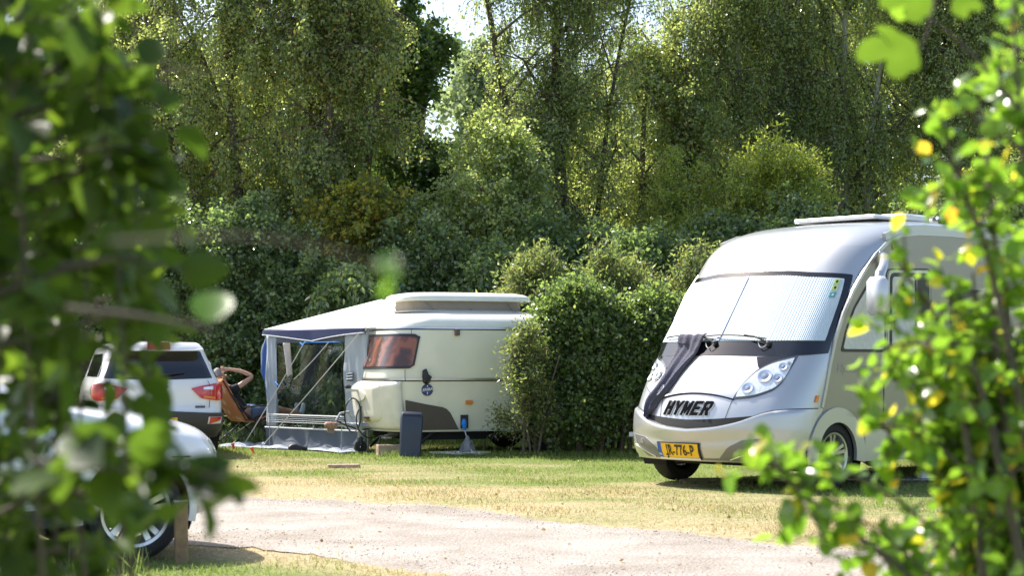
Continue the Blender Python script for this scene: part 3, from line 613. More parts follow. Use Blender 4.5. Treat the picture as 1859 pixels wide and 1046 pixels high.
    V, F = text_bm('Hymermobil', .125, .001, .2, .001, 1.0); V[:, 0] *= .66/(V[:, 0].max()-V[:, 0].min())
    P = np.stack([np.full(len(V), -1.12-.005)-V[:, 2], -1.33-V[:, 0], 1.225+V[:, 1]], -1); MB().add(P, F).build('side_writing', mat('writing_taupe', (.27, .255, .235), .45), t, False)
    # roof fittings
    m = MB().box((-.1, -2.75, 2.885), (1.1, .75, .05), bev=.015).build('roof_hatch', white_paint, t)
    MB().box((0, -4.5, 2.93), (1.3, 1.9, .04), bev=.008).build('solar_panel', mat('solar_cells', (.02, .03, .07), .1, coat=1), t)
    m = MB(); [m.box((x_, -4.5+yy, 2.885), (.05, .12, .09)) for x_ in (-.6, .6) for yy in (-.9, .9)]; m.tube([(-.68, -5.45, 2.93), (-.68, -3.55, 2.93)], .022, 6); m.tube([(.68, -5.45, 2.93), (.68, -3.55, 2.93)], .022, 6); m.build('panel_bracket', alu, t)
    MB().box((-.45, -3.1, 2.90), (.5, .5, .09), bev=.02).build('roof_vent', white_paint, t)
    m = MB().lathe([(0, .04), (.0, .04)], (0, 0, 0), 'x', 8)
    # parking sensor and towing eye cover
    q.patch('sensor', mat('sensor_ring', (.45, .45, .46), .3, .5), t, (-1.3, -1.25), lambda s: .50, lambda s: .545, .064, 5, 4)
    # towel over the bonnet and wiper
    tw = thing('towel', tuple(t.matrix_basis @ Vector(tuple(q.off(-.4, 1.5, .07)))), R(134), 'crumpled charcoal towel hung over the wiper and bonnet of the motorhome', 'towel')
    T0 = Vector(tuple(q.off(-.4, 1.5, .07)))
    L_ = pchip([0, .17, .45, .68, .88, 1], [-.634, -.621, -.641, -.723, -.846, -.80]); Rg = pchip([0, .17, .45, .68, .88, 1], [-.135, -.232, -.365, -.45, -.597, -.70]); Zc = pchip([0, .17, .45, .68, .88, 1], [1.545, 1.40, 1.19, 1.01, .85, .75])
    V = []; nu, nv = 26, 60
    for j in range(nv+1):
        v = j/nv
        for i in range(nu+1):
            u = i/nu; s_ = L_(v)+(Rg(v)-L_(v))*u; z = Zc(v)+.03*math.sin(u*5+v*3)*(v > .1)+.05*u*(1-v)*0+(.05*(1-abs(u-.4))*(v > .9)*-1)
            o = .030+.055*max(0, 1-abs(v-.03)/.14)+.020*math.sin(u*9+v*2.2)*(.3+v)+.008*math.sin(u*21+v*7)
            V.append(q.off(s_, z, o)-np.array(T0))
    F = [(j*(nu+1)+i, j*(nu+1)+i+1, (j+1)*(nu+1)+i+1, (j+1)*(nu+1)+i) for j in range(nv) for i in range(nu)]
    o = MB().add(V, F).build('cloth', towelm, tw); sm = o.modifiers.new('s', 'SOLIDIFY'); sm.thickness = .008
    return t
motorhome()
# levelling planks under the front wheels, mat and shoes by the door
def plank(name, c, d, rz, label, cat='plank', m=wood):
    o = MB().box((0, 0, d[2]/2), d, bev=.006).build(name, m, None, True, 20); o.location = (c[0], c[1], c[2] if len(c) > 2 else 0); o.rotation_euler = (0, 0, rz); return tag(o, label, cat)
plank('levelling_plank', (2.12, 20.02, -.012), (.62, .22, .03), R(8), 'thin brown plank under the far front wheel of the motorhome')
plank('levelling_plank', (3.12, 20.0, -.01), (.65, .20, .06), R(10), 'reddish plank lying behind the near front wheel of the motorhome')
plank('door_mat', (4.25, 20.3, -.01), (1.7, .55, .02), R(-5), 'flat grey mat on the grass beneath the motorhome door', 'mat', mat('grey_mat', (.50, .50, .48), .9, var=.3, vscale=14))
def shoe(loc, rz, m, label):
    b = MB(); prof = [(-.14, .035, .05), (-.10, .045, .085), (-.03, .043, .09), (.04, .048, .06), (.10, .048, .045), (.14, .03, .03)]; V = []; F = []
    for x, w_, h in prof:
        for a in np.linspace(0, math.pi, 9): V.append((x, w_*math.cos(a), h*math.sin(a)**.7))
    for i in range(len(prof)-1):
        for j in range(8): F.append((i*9+j, i*9+j+1, i*9+10+j, i*9+9+j))
        F.append((i*9+8, i*9, i*9+9, i*9+17))
    F += [tuple(range(9)), tuple(range(53, 44, -1))]; b.add(V, F); o = b.build('shoe', m, None); o.location = loc; o.rotation_euler = (0, 0, rz); return tag(o, label, 'shoe', 'shoes beneath the motorhome door')
shoe((3.86, 20.12, .012), R(150), black, 'black shoe on the mat, the one nearest the motorhome front wheel')
shoe((4.02, 20.15, .012), R(140), black, 'second black shoe on the mat, right of the one nearest the front wheel')
shoe((4.62, 20.2, .012), R(30), whiteink, 'pale shoe standing on the mat right of the two black shoes')
# ================================================================== CARAVAN
def caravan():
    q = Shell(pchip([.33,.6,1.06,1.4,1.78,1.86,1.94,2.0,2.04],[-.10,-.04,0,-.06,-.15,-.18,-.27,-.42,-.72]),
              pchip([.33,.6,1.06,1.4,1.78,1.86,1.94,2.0,2.04],[.97,.99,1.0,.995,.98,.96,.90,.79,.5]), lin([0, 3], [.22, .22]), lin([0, 3], [.42, .42]))
    t = thing('caravan', (-2.129, 26.284, 0), R(111), 'rounded cream caravan with its white roof raised and a red curtain in the window', 'caravan')
    zs = np.concatenate([np.linspace(.335, 1.78, 40)]); WY = -2.5
    q.body('body', cream, t, zs, -3.5, [(WY, .33, .36)], nside=120)
    for s in (-1, 1):
        arch_well(t, WY, .33, .36, s*.975, .28, s); wheel(t, (s*.86, WY, .30), s, .30, .17, .17, 6)
    zs = np.concatenate([np.linspace(1.775, 1.86, 4), np.linspace(1.87, 2.04, 18)])
    q.body('roof', cream_roof, t, zs, -3.5, nside=40)
    rail = lambda nm, z, h, o, m: q.patch(nm, m, t, (-2.3, 5.0), lambda s: z, lambda s: z+h, o, 120, 3)
    rail('roof_rail', 1.775, .020, .016, alu); rail('rail_gap', 1.762, .012, .008, seamm)
    rail('belt_rail', 1.052, .026, .016, alu); rail('belt_gap', 1.036, .012, .010, seamm)
    rail('skirt_rail', .325, .028, .014, mat('bright_skirt', (.66, .68, .66), .4, .2))
    MB().box((0, -1.9, .28), (1.8, 3.0, .14)).build('chassis', darkwell, t, False)
    # raised roof: canvas wall and lid
    n = 48; V = []; F = []; cx_, cy_ = -.06, -1.40
    def loop(hx, hy, r, z, k=48):
        out = []
        for i in range(k):
            a = 2*math.pi*i/k; c, s_ = math.cos(a), math.sin(a); e = .42
            out.append((cx_+hx*math.copysign(abs(c)**e, c), cy_+hy*math.copysign(abs(s_)**e, s_), z))
        return out
    def loft(name, rings, m, cap=True, **kw):
        V = []; F = []; k = len(rings[0])
        for r_ in rings: V += r_
        for i in range(len(rings)-1):
            for j in range(k): F.append((i*k+j, i*k+(j+1) % k, (i+1)*k+(j+1) % k, (i+1)*k+j))
        if cap: F += [tuple(range(k-1, -1, -1)), tuple((len(rings)-1)*k+j for j in range(k))]
        return MB().add(V, F).build(name, m, t, **kw)
    loft('roof_bellows', [loop(.50-.012*(i % 2), .89-.012*(i % 2), 0, 2.02+i*.045) for i in range(5)], mat('taupe_bellows', (.33, .28, .24), .8, var=.1))
    loft('bellows_hem', [loop(.515, .905, 0, 2.03), loop(.515, .905, 0, 2.055)], mat('hem', (.55, .53, .48), .6))
    hx, hy = .60, 1.02
    loft('raised_lid', [loop(hx-.05, hy-.05, 0, 2.185), loop(hx, hy, 0, 2.19), loop(hx+.005, hy+.005, 0, 2.225), loop(hx-.02, hy-.02, 0, 2.265), loop(hx-.07, hy-.08, 0, 2.292), loop(hx-.16, hy-.2, 0, 2.31), loop(hx-.3, hy-.5, 0, 2.32)], cream_roof, angle=60)
    for y0, y1 in ((-.70, -.90), (-1.33, -1.46), (-2.13, -1.96)):
        MB().tube([(-.525, y0 if y0 > -1.8 else y1, 2.19), (-.56, y1 if y0 > -1.8 else y0, 2.045)], .010, 6).build('roof_strut', mat('strut_steel', (.30, .29, .28), .35, .7), t)
    # window wrapping the front corner
    up = pchip([-.6, .6, 1.1, 1.70, 1.83], [1.700, 1.700, 1.702, 1.700, 1.668]); lo = pchip([-.6, .6, 1.1, 1.74, 1.86], [1.205, 1.207, 1.210, 1.216, 1.262])
    sh = lambda s, z: s
    wn = q.patch('window', darktrim, t, (-.62, 1.86), lo, up, .022, 70, 10)
    q.patch('window_pane', curt, wn, (-.54, 1.81), lambda s: lo(s)+.032, lambda s: up(s)-.040, .027, 60, 8)
    # moulded gas locker on the nose
    bx = q.patch('gas_locker', cream_box, t, (-.85, 1.60), lambda s: .36, lambda s: 1.035, .03, 70, 30, ofun=lambda s, z, u, v: .055*np.clip(u/.10, 0, 1)**.6*np.clip((1-u)/.05, 0, 1)**.6*np.clip(v/.08, 0, 1)**.5*np.clip((1-v)/.08, 0, 1)**.5, angle=60)
    lid = q.patch('locker_lid', cream_box, bx, (-.70, 1.12), lambda s: .46+.05*max(0, (s-.75))/.4, lambda s: 1.01, .07, 50, 26, ofun=lambda s, z, u, v: .060*np.clip(u/.12, 0, 1)**.6*np.clip((1-u)/.14, 0, 1)**.7*np.clip(v/.14, 0, 1)**.6*np.clip((1-v)/.12, 0, 1)**.6, angle=60)
    q.patch('lid_boss', cream_box, lid, (-.25, .55), lambda s: .84-.075*math.sqrt(max(0, 1-((s-.15)/.4)**2)), lambda s: .84+.075*math.sqrt(max(0, 1-((s-.15)/.4)**2))+.001, .150, 26, 8, base=.1, angle=60)
    pk = q.patch('padlock', mat('brass', (.45, .33, .12), .35, .8), bx, (.42, .56), lambda s: .49, lambda s: .53, .16, 5, 4, base=.08); q.patch('lock_hasp', black, bx, (.38, .62), lambda s: .535, lambda s: .55, .155, 5, 3, base=.08)
    for k in range(16): q.patch('rib', cream, t, (-1.5, -.9), lambda s: .40+k*.040, lambda s: .42+k*.040, .012, 10, 3) if k % 2 == 0 else None
    # brown flash low on the flank
    def F_(nm, m, poly, th, par=t, s=-1): return flat(par, nm, m, poly, s*1.0, th, s)
    bp = [(-.300, .775), (-.60, .715), (-.78, .683), (-.85, .672), (-.91, .645), (-.965, .590), (-1.03, .470), (-1.09, .352), (-.33, .352), (-.315, .40)]
    F_('brown_flash', brown_paint, bp, .004)
    F_('panel_seam', seamm, [(-.384, 1.77), (-.389, 1.77), (-.389, 1.70), (-.384, 1.70)], .003); F_('panel_seam', seamm, [(-.292, 1.035), (-.296, 1.035), (-.296, 1.20), (-.292, 1.20)], .003)
    # emblem disc with slanted lettering, marker, lamp, socket
    disc = [(-.62+.084*math.cos(a), .915+.084*math.sin(a)) for a in np.linspace(0, 2*math.pi, 29)[:-1]]
    bd = F_('badge', mat('badge_blue', (.03, .05, .17), .3), disc, .012)
    V, Fc = text_bm('ERIBA', .055, .001, .2, .001); V[:, 0] *= .15/(V[:, 0].max()-V[:, 0].min())
    MB().add(np.stack([np.full(len(V), -1.0135)-V[:, 2], -.62-V[:, 0], .92+V[:, 1]+V[:, 0]*.12], -1), Fc).build('badge_writing', whiteink, bd, False)
    for a, b in (((-.62, .98), (-.62, .955)), ((-.62, .885), (-.62, .85))): F_('badge_mark', whiteink, [(a[0]-.008, a[1]), (a[0]+.008, a[1]), (b[0]+.004, b[1]), (b[0]-.004, b[1])], .014, bd)
    F_('side_marker', orange, round_poly([(-1.19, .71), (-1.19, .765), (-1.29, .765), (-1.29, .71)], .012), .03)
    lm = F_('door_lamp', mat('lamp_bronze', (.12, .08, .06), .4), round_poly([(-1.03, 1.68), (-1.03, 1.775), (-1.09, 1.775), (-1.09, 1.68)], .015), .05)
    so_ = F_('socket', black, [(-1.12, .37), (-1.12, .56), (-1.23, .56), (-1.23, .37)], .012)
    F_('flank_cap', cream_box, [(-.80+.025*math.cos(a), .735+.025*math.sin(a)) for a in np.linspace(0, 6.2, 12)], .012)
    # shrouded lamp on the belt line
    m = MB(); pts = [(-.545, 1.19), (-.60, 1.215), (-.62, 1.15), (-.685, 1.10), (-.655, 1.02), (-.60, .985), (-.555, 1.02), (-.54, 1.10)]; V = [(-1.02, a, b) for a, b in pts]+[(-1.085, -.61+(a+.61)*.55, 1.09+(b-1.09)*.6) for a, b in pts]
    k = len(pts); m.add(V, [(i, (i+1) % k, (i+1) % k+k, i+k) for i in range(k)]+[tuple(range(k, 2*k))]); m.build('bagged_lamp', mat('black_bag', (.015, .015, .018), .35, bump=.8, bscale=40), t, False)
    # drawbar
    m = MB()
    for s in (-1, 1): m.tube([(s*.62, -.75, .36), (s*.05, .22, .40)], .035, 8)
    m.tube([(0, .12, .40), (0, .42, .42)], .036, 10)
    db = m.build('drawbar', galv, t)
    m = MB().lathe([(-.10, .02), (-.09, .045), (0, .055), (.07, .05), (.10, .02)], (0, .50, .40), 'y', 14); m.box((0, .50, .35), (.07, .10, .11), bev=.015); m.build('coupling', mat('rusty_coupling', (.38, .24, .17), .6, .4, var=.5, vscale=30), db)
    MB().tube([(0, .42, .47), (0, .36, .57), (0, .24, .59), (0, .18, .50)], [.018, .02, .02, .016], 8).build('coupling_handle', galv, db)
    jx, jy = -.12, .10
    m = MB().box((jx, jy, .50), (.06, .06, .80), bev=.006); m.box((jx, jy+.09, .90), (.05, .22, .035)); jk = m.build('jockey_stand', mat('zinc', (.50, .53, .50), .4, .5, var=.15, vscale=20), db)
    MB().lathe([(-.05, .02), (-.045, .085), (-.02, .095), (.02, .095), (.045, .085), (.05, .02)], (jx-.02, jy, .09), 'x', 24).build('jockey_wheel', rubber, jk)
    MB().box((jx-.01, jy, .17), (.14, .06, .14), bev=.02).build('wheel_fork', black, jk)
    MB().box((jx, jy+.18, .955), (.06, .09, .05), bev=.015).build('crank_knob', black, jk)
    a = np.linspace(0, 2*math.pi, 40); MB().tube([(jx-.08+.03*math.sin(k*2), jy-.14+.22*math.cos(k), .47+.25*math.sin(k)) for k in a], .010, 6, False).build('cable_loop', black, db)
    MB().tube([(jx-.08, jy+.13+.12*math.cos(k), .55+.24*math.sin(k)) for k in a], .010, 6, False).build('cable_loop', black, db)
    MB().tube([(0, .4, .46), (-.1, .3, .40), (-.1, .1, .33), (-.05, -.1, .36), (0, -.3, .4)], .011, 6).build('cable', black, db)
    MB().box((-.14, -.12, .46), (.06, .14, .09), bev=.02).build('red_reflector', orange, db)
    m = MB(); [m.tube([(s*.55, -.55, .34), (s*.55, -.25, .06)], .020, 6) or m.box((s*.55, -.22, .035), (.10, .12, .04), bev=.008) for s in (-1, 1)]; m.build('corner_steady', black, t)
    m = MB(); m.tube([(-.85, -.30, .30), (-.85, -.22, .05)], .012, 5); m.tube([(-.85, -.22, .27), (-.85, .02, .27), (-.85, .06, .05)], .012, 5); m.tube([(-.85, -.20, .15), (-.85, .04, .15)], .010, 5); m.build('step_frame', black, t)
    m = MB(); [m.box((-.6+k*.10, -.15-k*.08, .24+.02*k), (.16, .12, .04), bev=.008) for k in range(3)]; m.build('axle_bracket', galv, t)
    MB().tube([(-.93, -.75, .33), (-.93, -.42, .07)], .022, 6).build('steady_arm', black, t)
    # hitch end rear steadies
    m = MB(); [m.tube([(s*.8, -2.9, .33), (s*.8, -3.2, .03)], .022, 6) for s in (-1, 1)]; m.build('corner_steady', black, t)
    return t
CT = caravan()
CM = CT.matrix_basis
def cw(x, y, z): v = Vector((x, y, z)); import mathutils; M = mathutils.Matrix.Translation((-2.129, 26.284, 0)) @ mathutils.Matrix.Rotation(R(111), 4, 'Z'); return M @ v
# leaning dark panel
o = MB(); V, F = [], []
W_, Hh = .30, .62
sec = [(-.15, .0), (-.13, .03), (0, .045), (.13, .03), (.15, .0)]
rings = []
for z, k, o_ in ((0, .90, 0), (.02, .96, 0), (.30, 1.02, .01), (.54, 1.04, .012), (.585, 1.0, 0), (.61, .93, -.02), (.622, .80, -.03)):
    rings.append([(x*k, -.03-y-o_ , z) for x, y in sec]+[(x*k, .0, z) for x, y in sec[::-1]])
V = [p for r_ in rings for p in r_]; n = 10
F = [(i*n+j, i*n+(j+1) % n, (i+1)*n+(j+1) % n, (i+1)*n+j) for i in range(len(rings)-1) for j in range(n)]+[tuple(range(n-1, -1, -1)), tuple((len(rings)-1)*n+j for j in range(n))]
o.add(V, F); pn = o.build('locker_door', navy, None); pn.location = (-1.40, 25.0, 0); pn.rotation_euler = (R(-7), R(3), R(6)); tag(pn, 'tall dark blue plastic panel leaning against the side of the caravan', 'panel')
MB().box((.0, -.082, .575), (.27, .012, .012)).build('moulded_lip', black, pn)
plank('plank', (-2.08, 22.55, -.01), (.40, .13, .045), R(8), 'short loose plank lying on the sunny grass in front of the drawbar')
plank('packing_block', (-1.62, 25.55, -.01), (.55, .2, .16), R(15), 'brown wooden block on the ground beneath the caravan nose', 'block')
# hook-up cable from the socket to a heap on the grass
p = cw(-1.0, -1.17, .45); p = np.array(p)
c = MB(); c.tube([p+(0, -.02, .04), p+(.0, -.06, -.02), p+(.01, -.07, -.10)], [.028, .04, .018], 8); hk = c.build('plug', bluepl, None); tag(hk, 'bright blue mains plug pushed into the socket low on the caravan side', 'plug')
c = MB(); g0 = np.array([-.72, 25.35, .012]); pts = [p+(.01, -.07, -.10), p+(.04, -.12, -.2), p+(.08, -.16, -.33), (-.55, 25.3, .06)]
for k in range(70):
    a = k*.42; r_ = .24+.09*math.sin(k*.7)+.04*math.sin(k*2.1); pts.append(g0+(r_*1.3*math.cos(a), r_*.55*math.sin(a), .012+.03*abs(math.sin(k*.9))))
c.tube(pts, .0085, 5); tag(c.build('mains_cable', mat('pale_cable', (.55, .52, .52), .5), None), 'pale looping mains cable heaped on the grass under the blue plug', 'cable')
def crumple(name, c, dims, m, label, cat, seed=3, n=20, sharp=1.0):
    r_ = np.random.default_rng(seed); V = []; F = []
    ph = r_.uniform(0, 6, 8)
    for i in range(n+1):
        for j in range(n+1):
            u, v = i/n*2-1, j/n*2-1; rr = max(abs(u), abs(v)); h = (1-rr**1.2)*dims[2]*(.7+.3*math.sin(u*5+ph[0])*math.cos(v*4+ph[1]))+.012*abs(math.sin(u*11+v*7+ph[2]))*sharp
            V.append((u*dims[0]/2*(1+.12*math.sin(v*4+ph[3])), v*dims[1]/2*(1+.12*math.sin(u*5+ph[4])), max(.002, h)))
    F = [(i*(n+1)+j, i*(n+1)+j+1, (i+1)*(n+1)+j+1, (i+1)*(n+1)+j) for i in range(n) for j in range(n)]
    o = MB().add(V, F).build(name, m, None, True, 30); o.location = c; return tag(o, label, cat)
crumple('crumpled_bag', (-.62, 25.5, 0), (.26, .2, .36), mat('grey_film', (.20, .21, .22), .4, var=.4, vscale=14, bump=.8, bscale=25), 'upright crumpled grey bag beside the mains cable under the caravan', 'bag', 5)

# ================================================================== AWNING
P0 = np.array([-3.783, 28.167]); P1 = np.array([-2.188, 26.376]); dv = (P1-P0)/np.linalg.norm(P1-P0); ang = math.atan2(dv[1], dv[0])
AW = thing('awning_tent', (P0[0], P0[1], 0), ang, 'white roofed grey awning tent with a clear window standing beside the caravan', 'awning')
def awning():
    t = AW; LEN = 2.40
    # local x along the window wall, local y away from the camera, z up
    def sheet(nm, m, f, nu=30, nv=20, par=t, th=.006):
        V = [f(i/nu, j/nv) for j in range(nv+1) for i in range(nu+1)]; F = [(j*(nu+1)+i, j*(nu+1)+i+1, (j+1)*(nu+1)+i+1, (j+1)*(nu+1)+i) for j in range(nv) for i in range(nu)]
        o = MB().add(V, F).build(nm, m, par, True, 80); s = o.modifiers.new('s', 'SOLIDIFY'); s.thickness = th; return o
    wr = lambda a, b: .012*math.sin(a*19+b*4)+.008*math.sin(a*41-b*7)
    xl, xr = .24, 1.98; zb, zt = .31, 1.60
    top = lambda x: 1.70+.02*math.cos(x*3)
    sheet('wall_panel', tent_grey, lambda u, v: (-.04+u*(xl+.04)-(1-v)*.03*(1-u), wr(u, v*2)+.03*(1-v), zb+(1.72-zb)*v), 10, 30)
    sheet('wall_panel', tent_grey, lambda u, v: (xr+u*(LEN+.14-xr), wr(u, v*2)+.02*(1-v), zb+(1.72-zb)*v), 10, 30)
    sheet('wall_panel', tent_dark, lambda u, v: (xl+u*(xr-xl), wr(u, v)*.5, zt+(1.72-zt)*v), 20, 4)
    sheet('mud_wall', tent_dark, lambda u, v: (-.05+u*(LEN+.15), .05*(1-v)-.10*(1-v)**3+.018*math.sin(u*17+v*5)*(1.2-v)+.012*math.sin(u*37), .0+zb*v), 60, 14)
    sheet('hem', whiteink, lambda u, v: (-.05+u*(LEN+.15), .0-.012+.018*math.sin(u*17+5)*.2, zb-.012+.02*v), 40, 1)
    wn = sheet('window', glass_mat('clear_film', (.78, .82, .82), .0, .12, .10), lambda u, v: (xl+u*(xr-xl), wr(u*.5, v)*.7, zb+(zt-zb)*v), 30, 20, th=.002)
    sheet('window_hem', bluepl, lambda u, v: (1.0+u*.92, -.02, 1.598+.014*v), 4, 1, wn)
    # seat of the sunlit flap: front face of the awning, open, seen edge-on
    fw_ = pchip([0, .35, .62, .85, 1], [.0, .26, .27, .14, .03])
    sheet('front_flap', tent_blue, lambda u, v: (-.03-u*fw_(v)-.02*math.sin(v*9)*u, .04+.05*u+.015*math.sin(u*9+v*6), (.46+.40*u)+(1.84-(.46+.40*u))*v), 14, 30)
    MB().tube([(-.04-fw_(v), .09, (.46+.40)+(1.84-.86)*v) for v in np.linspace(0.02, 1, 14)], .006, 5).build('flap_edge', tent_white, t)
    # roof
    ap = (1.10, 1.36, 2.29); ap2 = (3.9, 2.0, 2.1)
    def tri(nm, m, a, b, c, sag=.04, n=24):
        a, b, c = map(np.array, (a, b, c)); V = []; F = []; idx = {}
        for i in range(n+1):
            for j in range(n+1-i):
                u, v = i/n, j/n; w_ = 1-u-v; p_ = a*w_+b*u+c*v; p_ = p_-np.array([0, 0, sag*27*u*v*w_+ .012*math.sin(v*9+u*5)*w_*u*4]); idx[i, j] = len(V); V.append(p_)
        for i in range(n):
            for j in range(n-i):
                F.append((idx[i, j], idx[i+1, j], idx[i, j+1]))
                if j < n-i-1: F.append((idx[i+1, j], idx[i+1, j+1], idx[i, j+1]))
        o = MB().add(V, F).build(nm, m, t, True, 80); s = o.modifiers.new('s', 'SOLIDIFY'); s.thickness = .006
    A = (-.07, -.03, 1.82); B = (LEN+.16, -.03, 1.80); C_ = (1.2, 3.4, 1.80)
    tri('roof_panel', tent_white, A, B, ap); tri('roof_panel', tent_white, C_, A, ap); tri('roof_panel', tent_white, B, (3.3, 1.6, 1.9), ap); tri('roof_panel', tent_white, (3.3, 1.6, 1.9), C_, ap)
    sheet('valance', tent_navy, lambda u, v: (-.08+u*(LEN+.22), -.045-.02*abs(math.sin(u*6.3)), 1.80+.02*(1-u)*0-(.06+.13*(1-abs(2*u-1))**1.3*(1-.35*u)-.05*u*0)*(1-v)), 50, 8)
    sheet('valance_hem', tent_white, lambda u, v: (-.08+u*(LEN+.22), -.052-.02*abs(math.sin(u*6.3)), 1.80-(.06+.13*(1-abs(2*u-1))**1.3*(1-.35*u))-.014*(1-v)), 50, 1)
    m = MB(); m.tube([(-.03, .04, 0), (-.03, .04, 1.80)], .016, 8); pl_ = m.build('pole', galv, t)
    MB().tube([(LEN+.1, .05, 0), (LEN+.1, .05, 1.80)], .016, 8).build('pole', galv, t); MB().tube([(-.03, .04, 1.79), (1.10, 1.36, 2.25)], .012, 6).build('pole', galv, t)
    MB().tube([(1.2, 3.38, 0), (1.2, 3.38, 1.79)], .016, 8).build('pole', galv, t); MB().tube([(3.28, 1.6, 0), (3.28, 1.6, 1.89)], .016, 8).build('pole', galv, t)
    # small printed patch
    pt_ = sheet('label_patch', tent_dark, lambda u, v: (2.08+.16*u, -.022, 1.03+.13*v), 4, 4)
    for k in range(3): MB().tube([(2.09, -.03, 1.06+.04*k), (2.23, -.03, 1.07+.04*k)], .006, 4).build('label_line', tent_white, pt_)
    # ground sheet spilling out
    def gsheet(u, v):
        x = -.75+u*(LEN+1.0); return (x, -.40+.55*v-.12*math.sin(u*7)*(1-v), .012+.05*abs(math.sin(u*23+v*5))*(.3+.7*v)*(.4+.6*abs(math.sin(u*9+1)))*(1 if v > .05 else .2))
    sheet('ground_sheet', sheetm, gsheet, 90, 14)
    inv = AW_inv
    for nm, a, b in (('guy_rope', (1.11, -.03, 1.70), inv(-4.17, 28.30, .02)), ('guy_rope', (2.40, -.03, 1.74), inv(-3.80, 27.55, .02)), ('guy_rope', (-.2, .35, .72), inv(-4.75, 30.2, .02)), ('guy_rope', (1.62, -.02, 1.60), (.85, -.10, 1.05))):
        rp = MB().tube([np.array(a)*(1-k)+np.array(b)*k-np.array([0, 0, .02*math.sin(math.pi*k)]) for k in np.linspace(0, 1, 8)], .0075, 5).build(nm, ropem, t)
    for x, z in ((1.02, 1.58), (.36, .98)): MB().box((x, -.08, z), (.10, .02, .025), ry=.5, bev=.004).build('rope_runner', bluepl, t)
import mathutils
_Mi = (mathutils.Matrix.Translation((P0[0], P0[1], 0)) @ mathutils.Matrix.Rotation(ang, 4, 'Z')).inverted()
def AW_inv(x, y, z): return tuple(_Mi @ Vector((x, y, z)))
awning()
_M = _Mi.inverted()
def hang(name, m, x0, x1, z1, z0, y, label, cat, skew=0, pinch=.3):
    V = []; nu, nv = 14, 24
    for j in range(nv+1):
        for i in range(nu+1):
            u, v = i/nu, j/nv; k = 1-pinch*(1-v)
            V.append(((x0+x1)/2+(u-.5)*(x1-x0)*k+skew*(1-v), y+.03*math.sin(u*9+v*2), z0+(z1-z0)*v-.05*abs(math.sin(u*4))*(1-v)))
    F = [(j*(nu+1)+i, j*(nu+1)+i+1, (j+1)*(nu+1)+i+1, (j+1)*(nu+1)+i) for j in range(nv) for i in range(nu)]
    o = MB().add(V, F).build(name, m, None, True, 80); o.matrix_world = _M; s = o.modifiers.new('s', 'SOLIDIFY'); s.thickness = .006; return tag(o, label, cat)
hang('hanging_cloth', clothm, .50, .74, 1.60, 1.13, -.07, 'cream cloth hanging at the top left of the awning window', 'cloth', .06, .45)
hang('hanging_cloth', shirtm, .96, 1.36, 1.60, 1.0, .16, 'dark navy cloth slung slantwise inside the awning window', 'cloth', -.42, .5)
# low airer of pale rods across the bottom of the window
AR_ = thing('clothes_airer', tuple(_M @ Vector((.2, -.12, 0))), ang, 'low white airer of level rods standing before the awning window', 'airer')
for k in range(5): MB().tube([(0, 0, .40+k*.028), (1.95, 0, .40+k*.028)], .0065 if k < 4 else .011, 6).build('rod', mat('white_rod', (.72, .72, .70), .4), AR_)
for x in (.05, 1.9): MB().tube([(x, -.01, .0), (x, 0, .53)], .008, 6).build('leg', mat('grey_rod', (.30, .32, .34), .5), AR_)
crumple('laundry_heap', tuple(_M @ Vector((-.25, -.35, .01))), (.55, .30, .07), mat('mixed_cloth', (.35, .38, .48), .9, var=.8, vscale=22), 'rumpled blue and white cloth on the ground sheet at the awning corner', 'cloth', 9)
shoe(tuple(_M @ Vector((1.42, -.42, .02))), R(20), black, 'black shoe on the grass edge in front of the awning wall')
# pegs
def peg(x, y, label, rz=0):
    b = MB().box((0, 0, .05), (.035, .02, .12), bev=.004); b.box((.0, 0, .108), (.055, .022, .025), bev=.004); o = b.build('tent_peg', pegm, None); o.location = (x, y, -.01); o.rotation_euler = (0, R(-18), rz); return tag(o, label, 'tent peg', 'orange tent pegs in the grass')
peg(-4.113, 27.06, 'orange tent peg in the grass, the leftmost of the two nearest the camera')
peg(-3.641, 25.75, 'orange tent peg just right of the longest white guy rope')
peg(-4.75, 30.2, 'orange tent peg in the shade beside the rear of the white car')

# ================================================================== PERSON AND CHAIR
def skinned(name, verts, edges, m, parent=None, sub=2):
    me = bpy.data.meshes.new(name); me.from_pydata([v[:3] for v in verts], edges, []); me.materials.append(m)
    o = put(bpy.data.objects.new(name, me), parent); md = o.modifiers.new('k', 'SKIN'); md.use_smooth_shade = True
    for i, v in enumerate(verts):
        r_ = v[3]; me.skin_vertices[0].data[i].radius = r_ if hasattr(r_, '__len__') else (r_, r_)
    me.skin_vertices[0].data[0].use_root = True
    md.branch_smoothing = .4; s = o.modifiers.new('s', 'SUBSURF'); s.levels = sub; s.render_levels = sub; return o
PO = (-4.63, 28.65, 0); PR = .62
ch = thing('reclining_chair', PO, PR, 'orange flowered reclining garden chair with a dark frame behind the white car', 'chair')
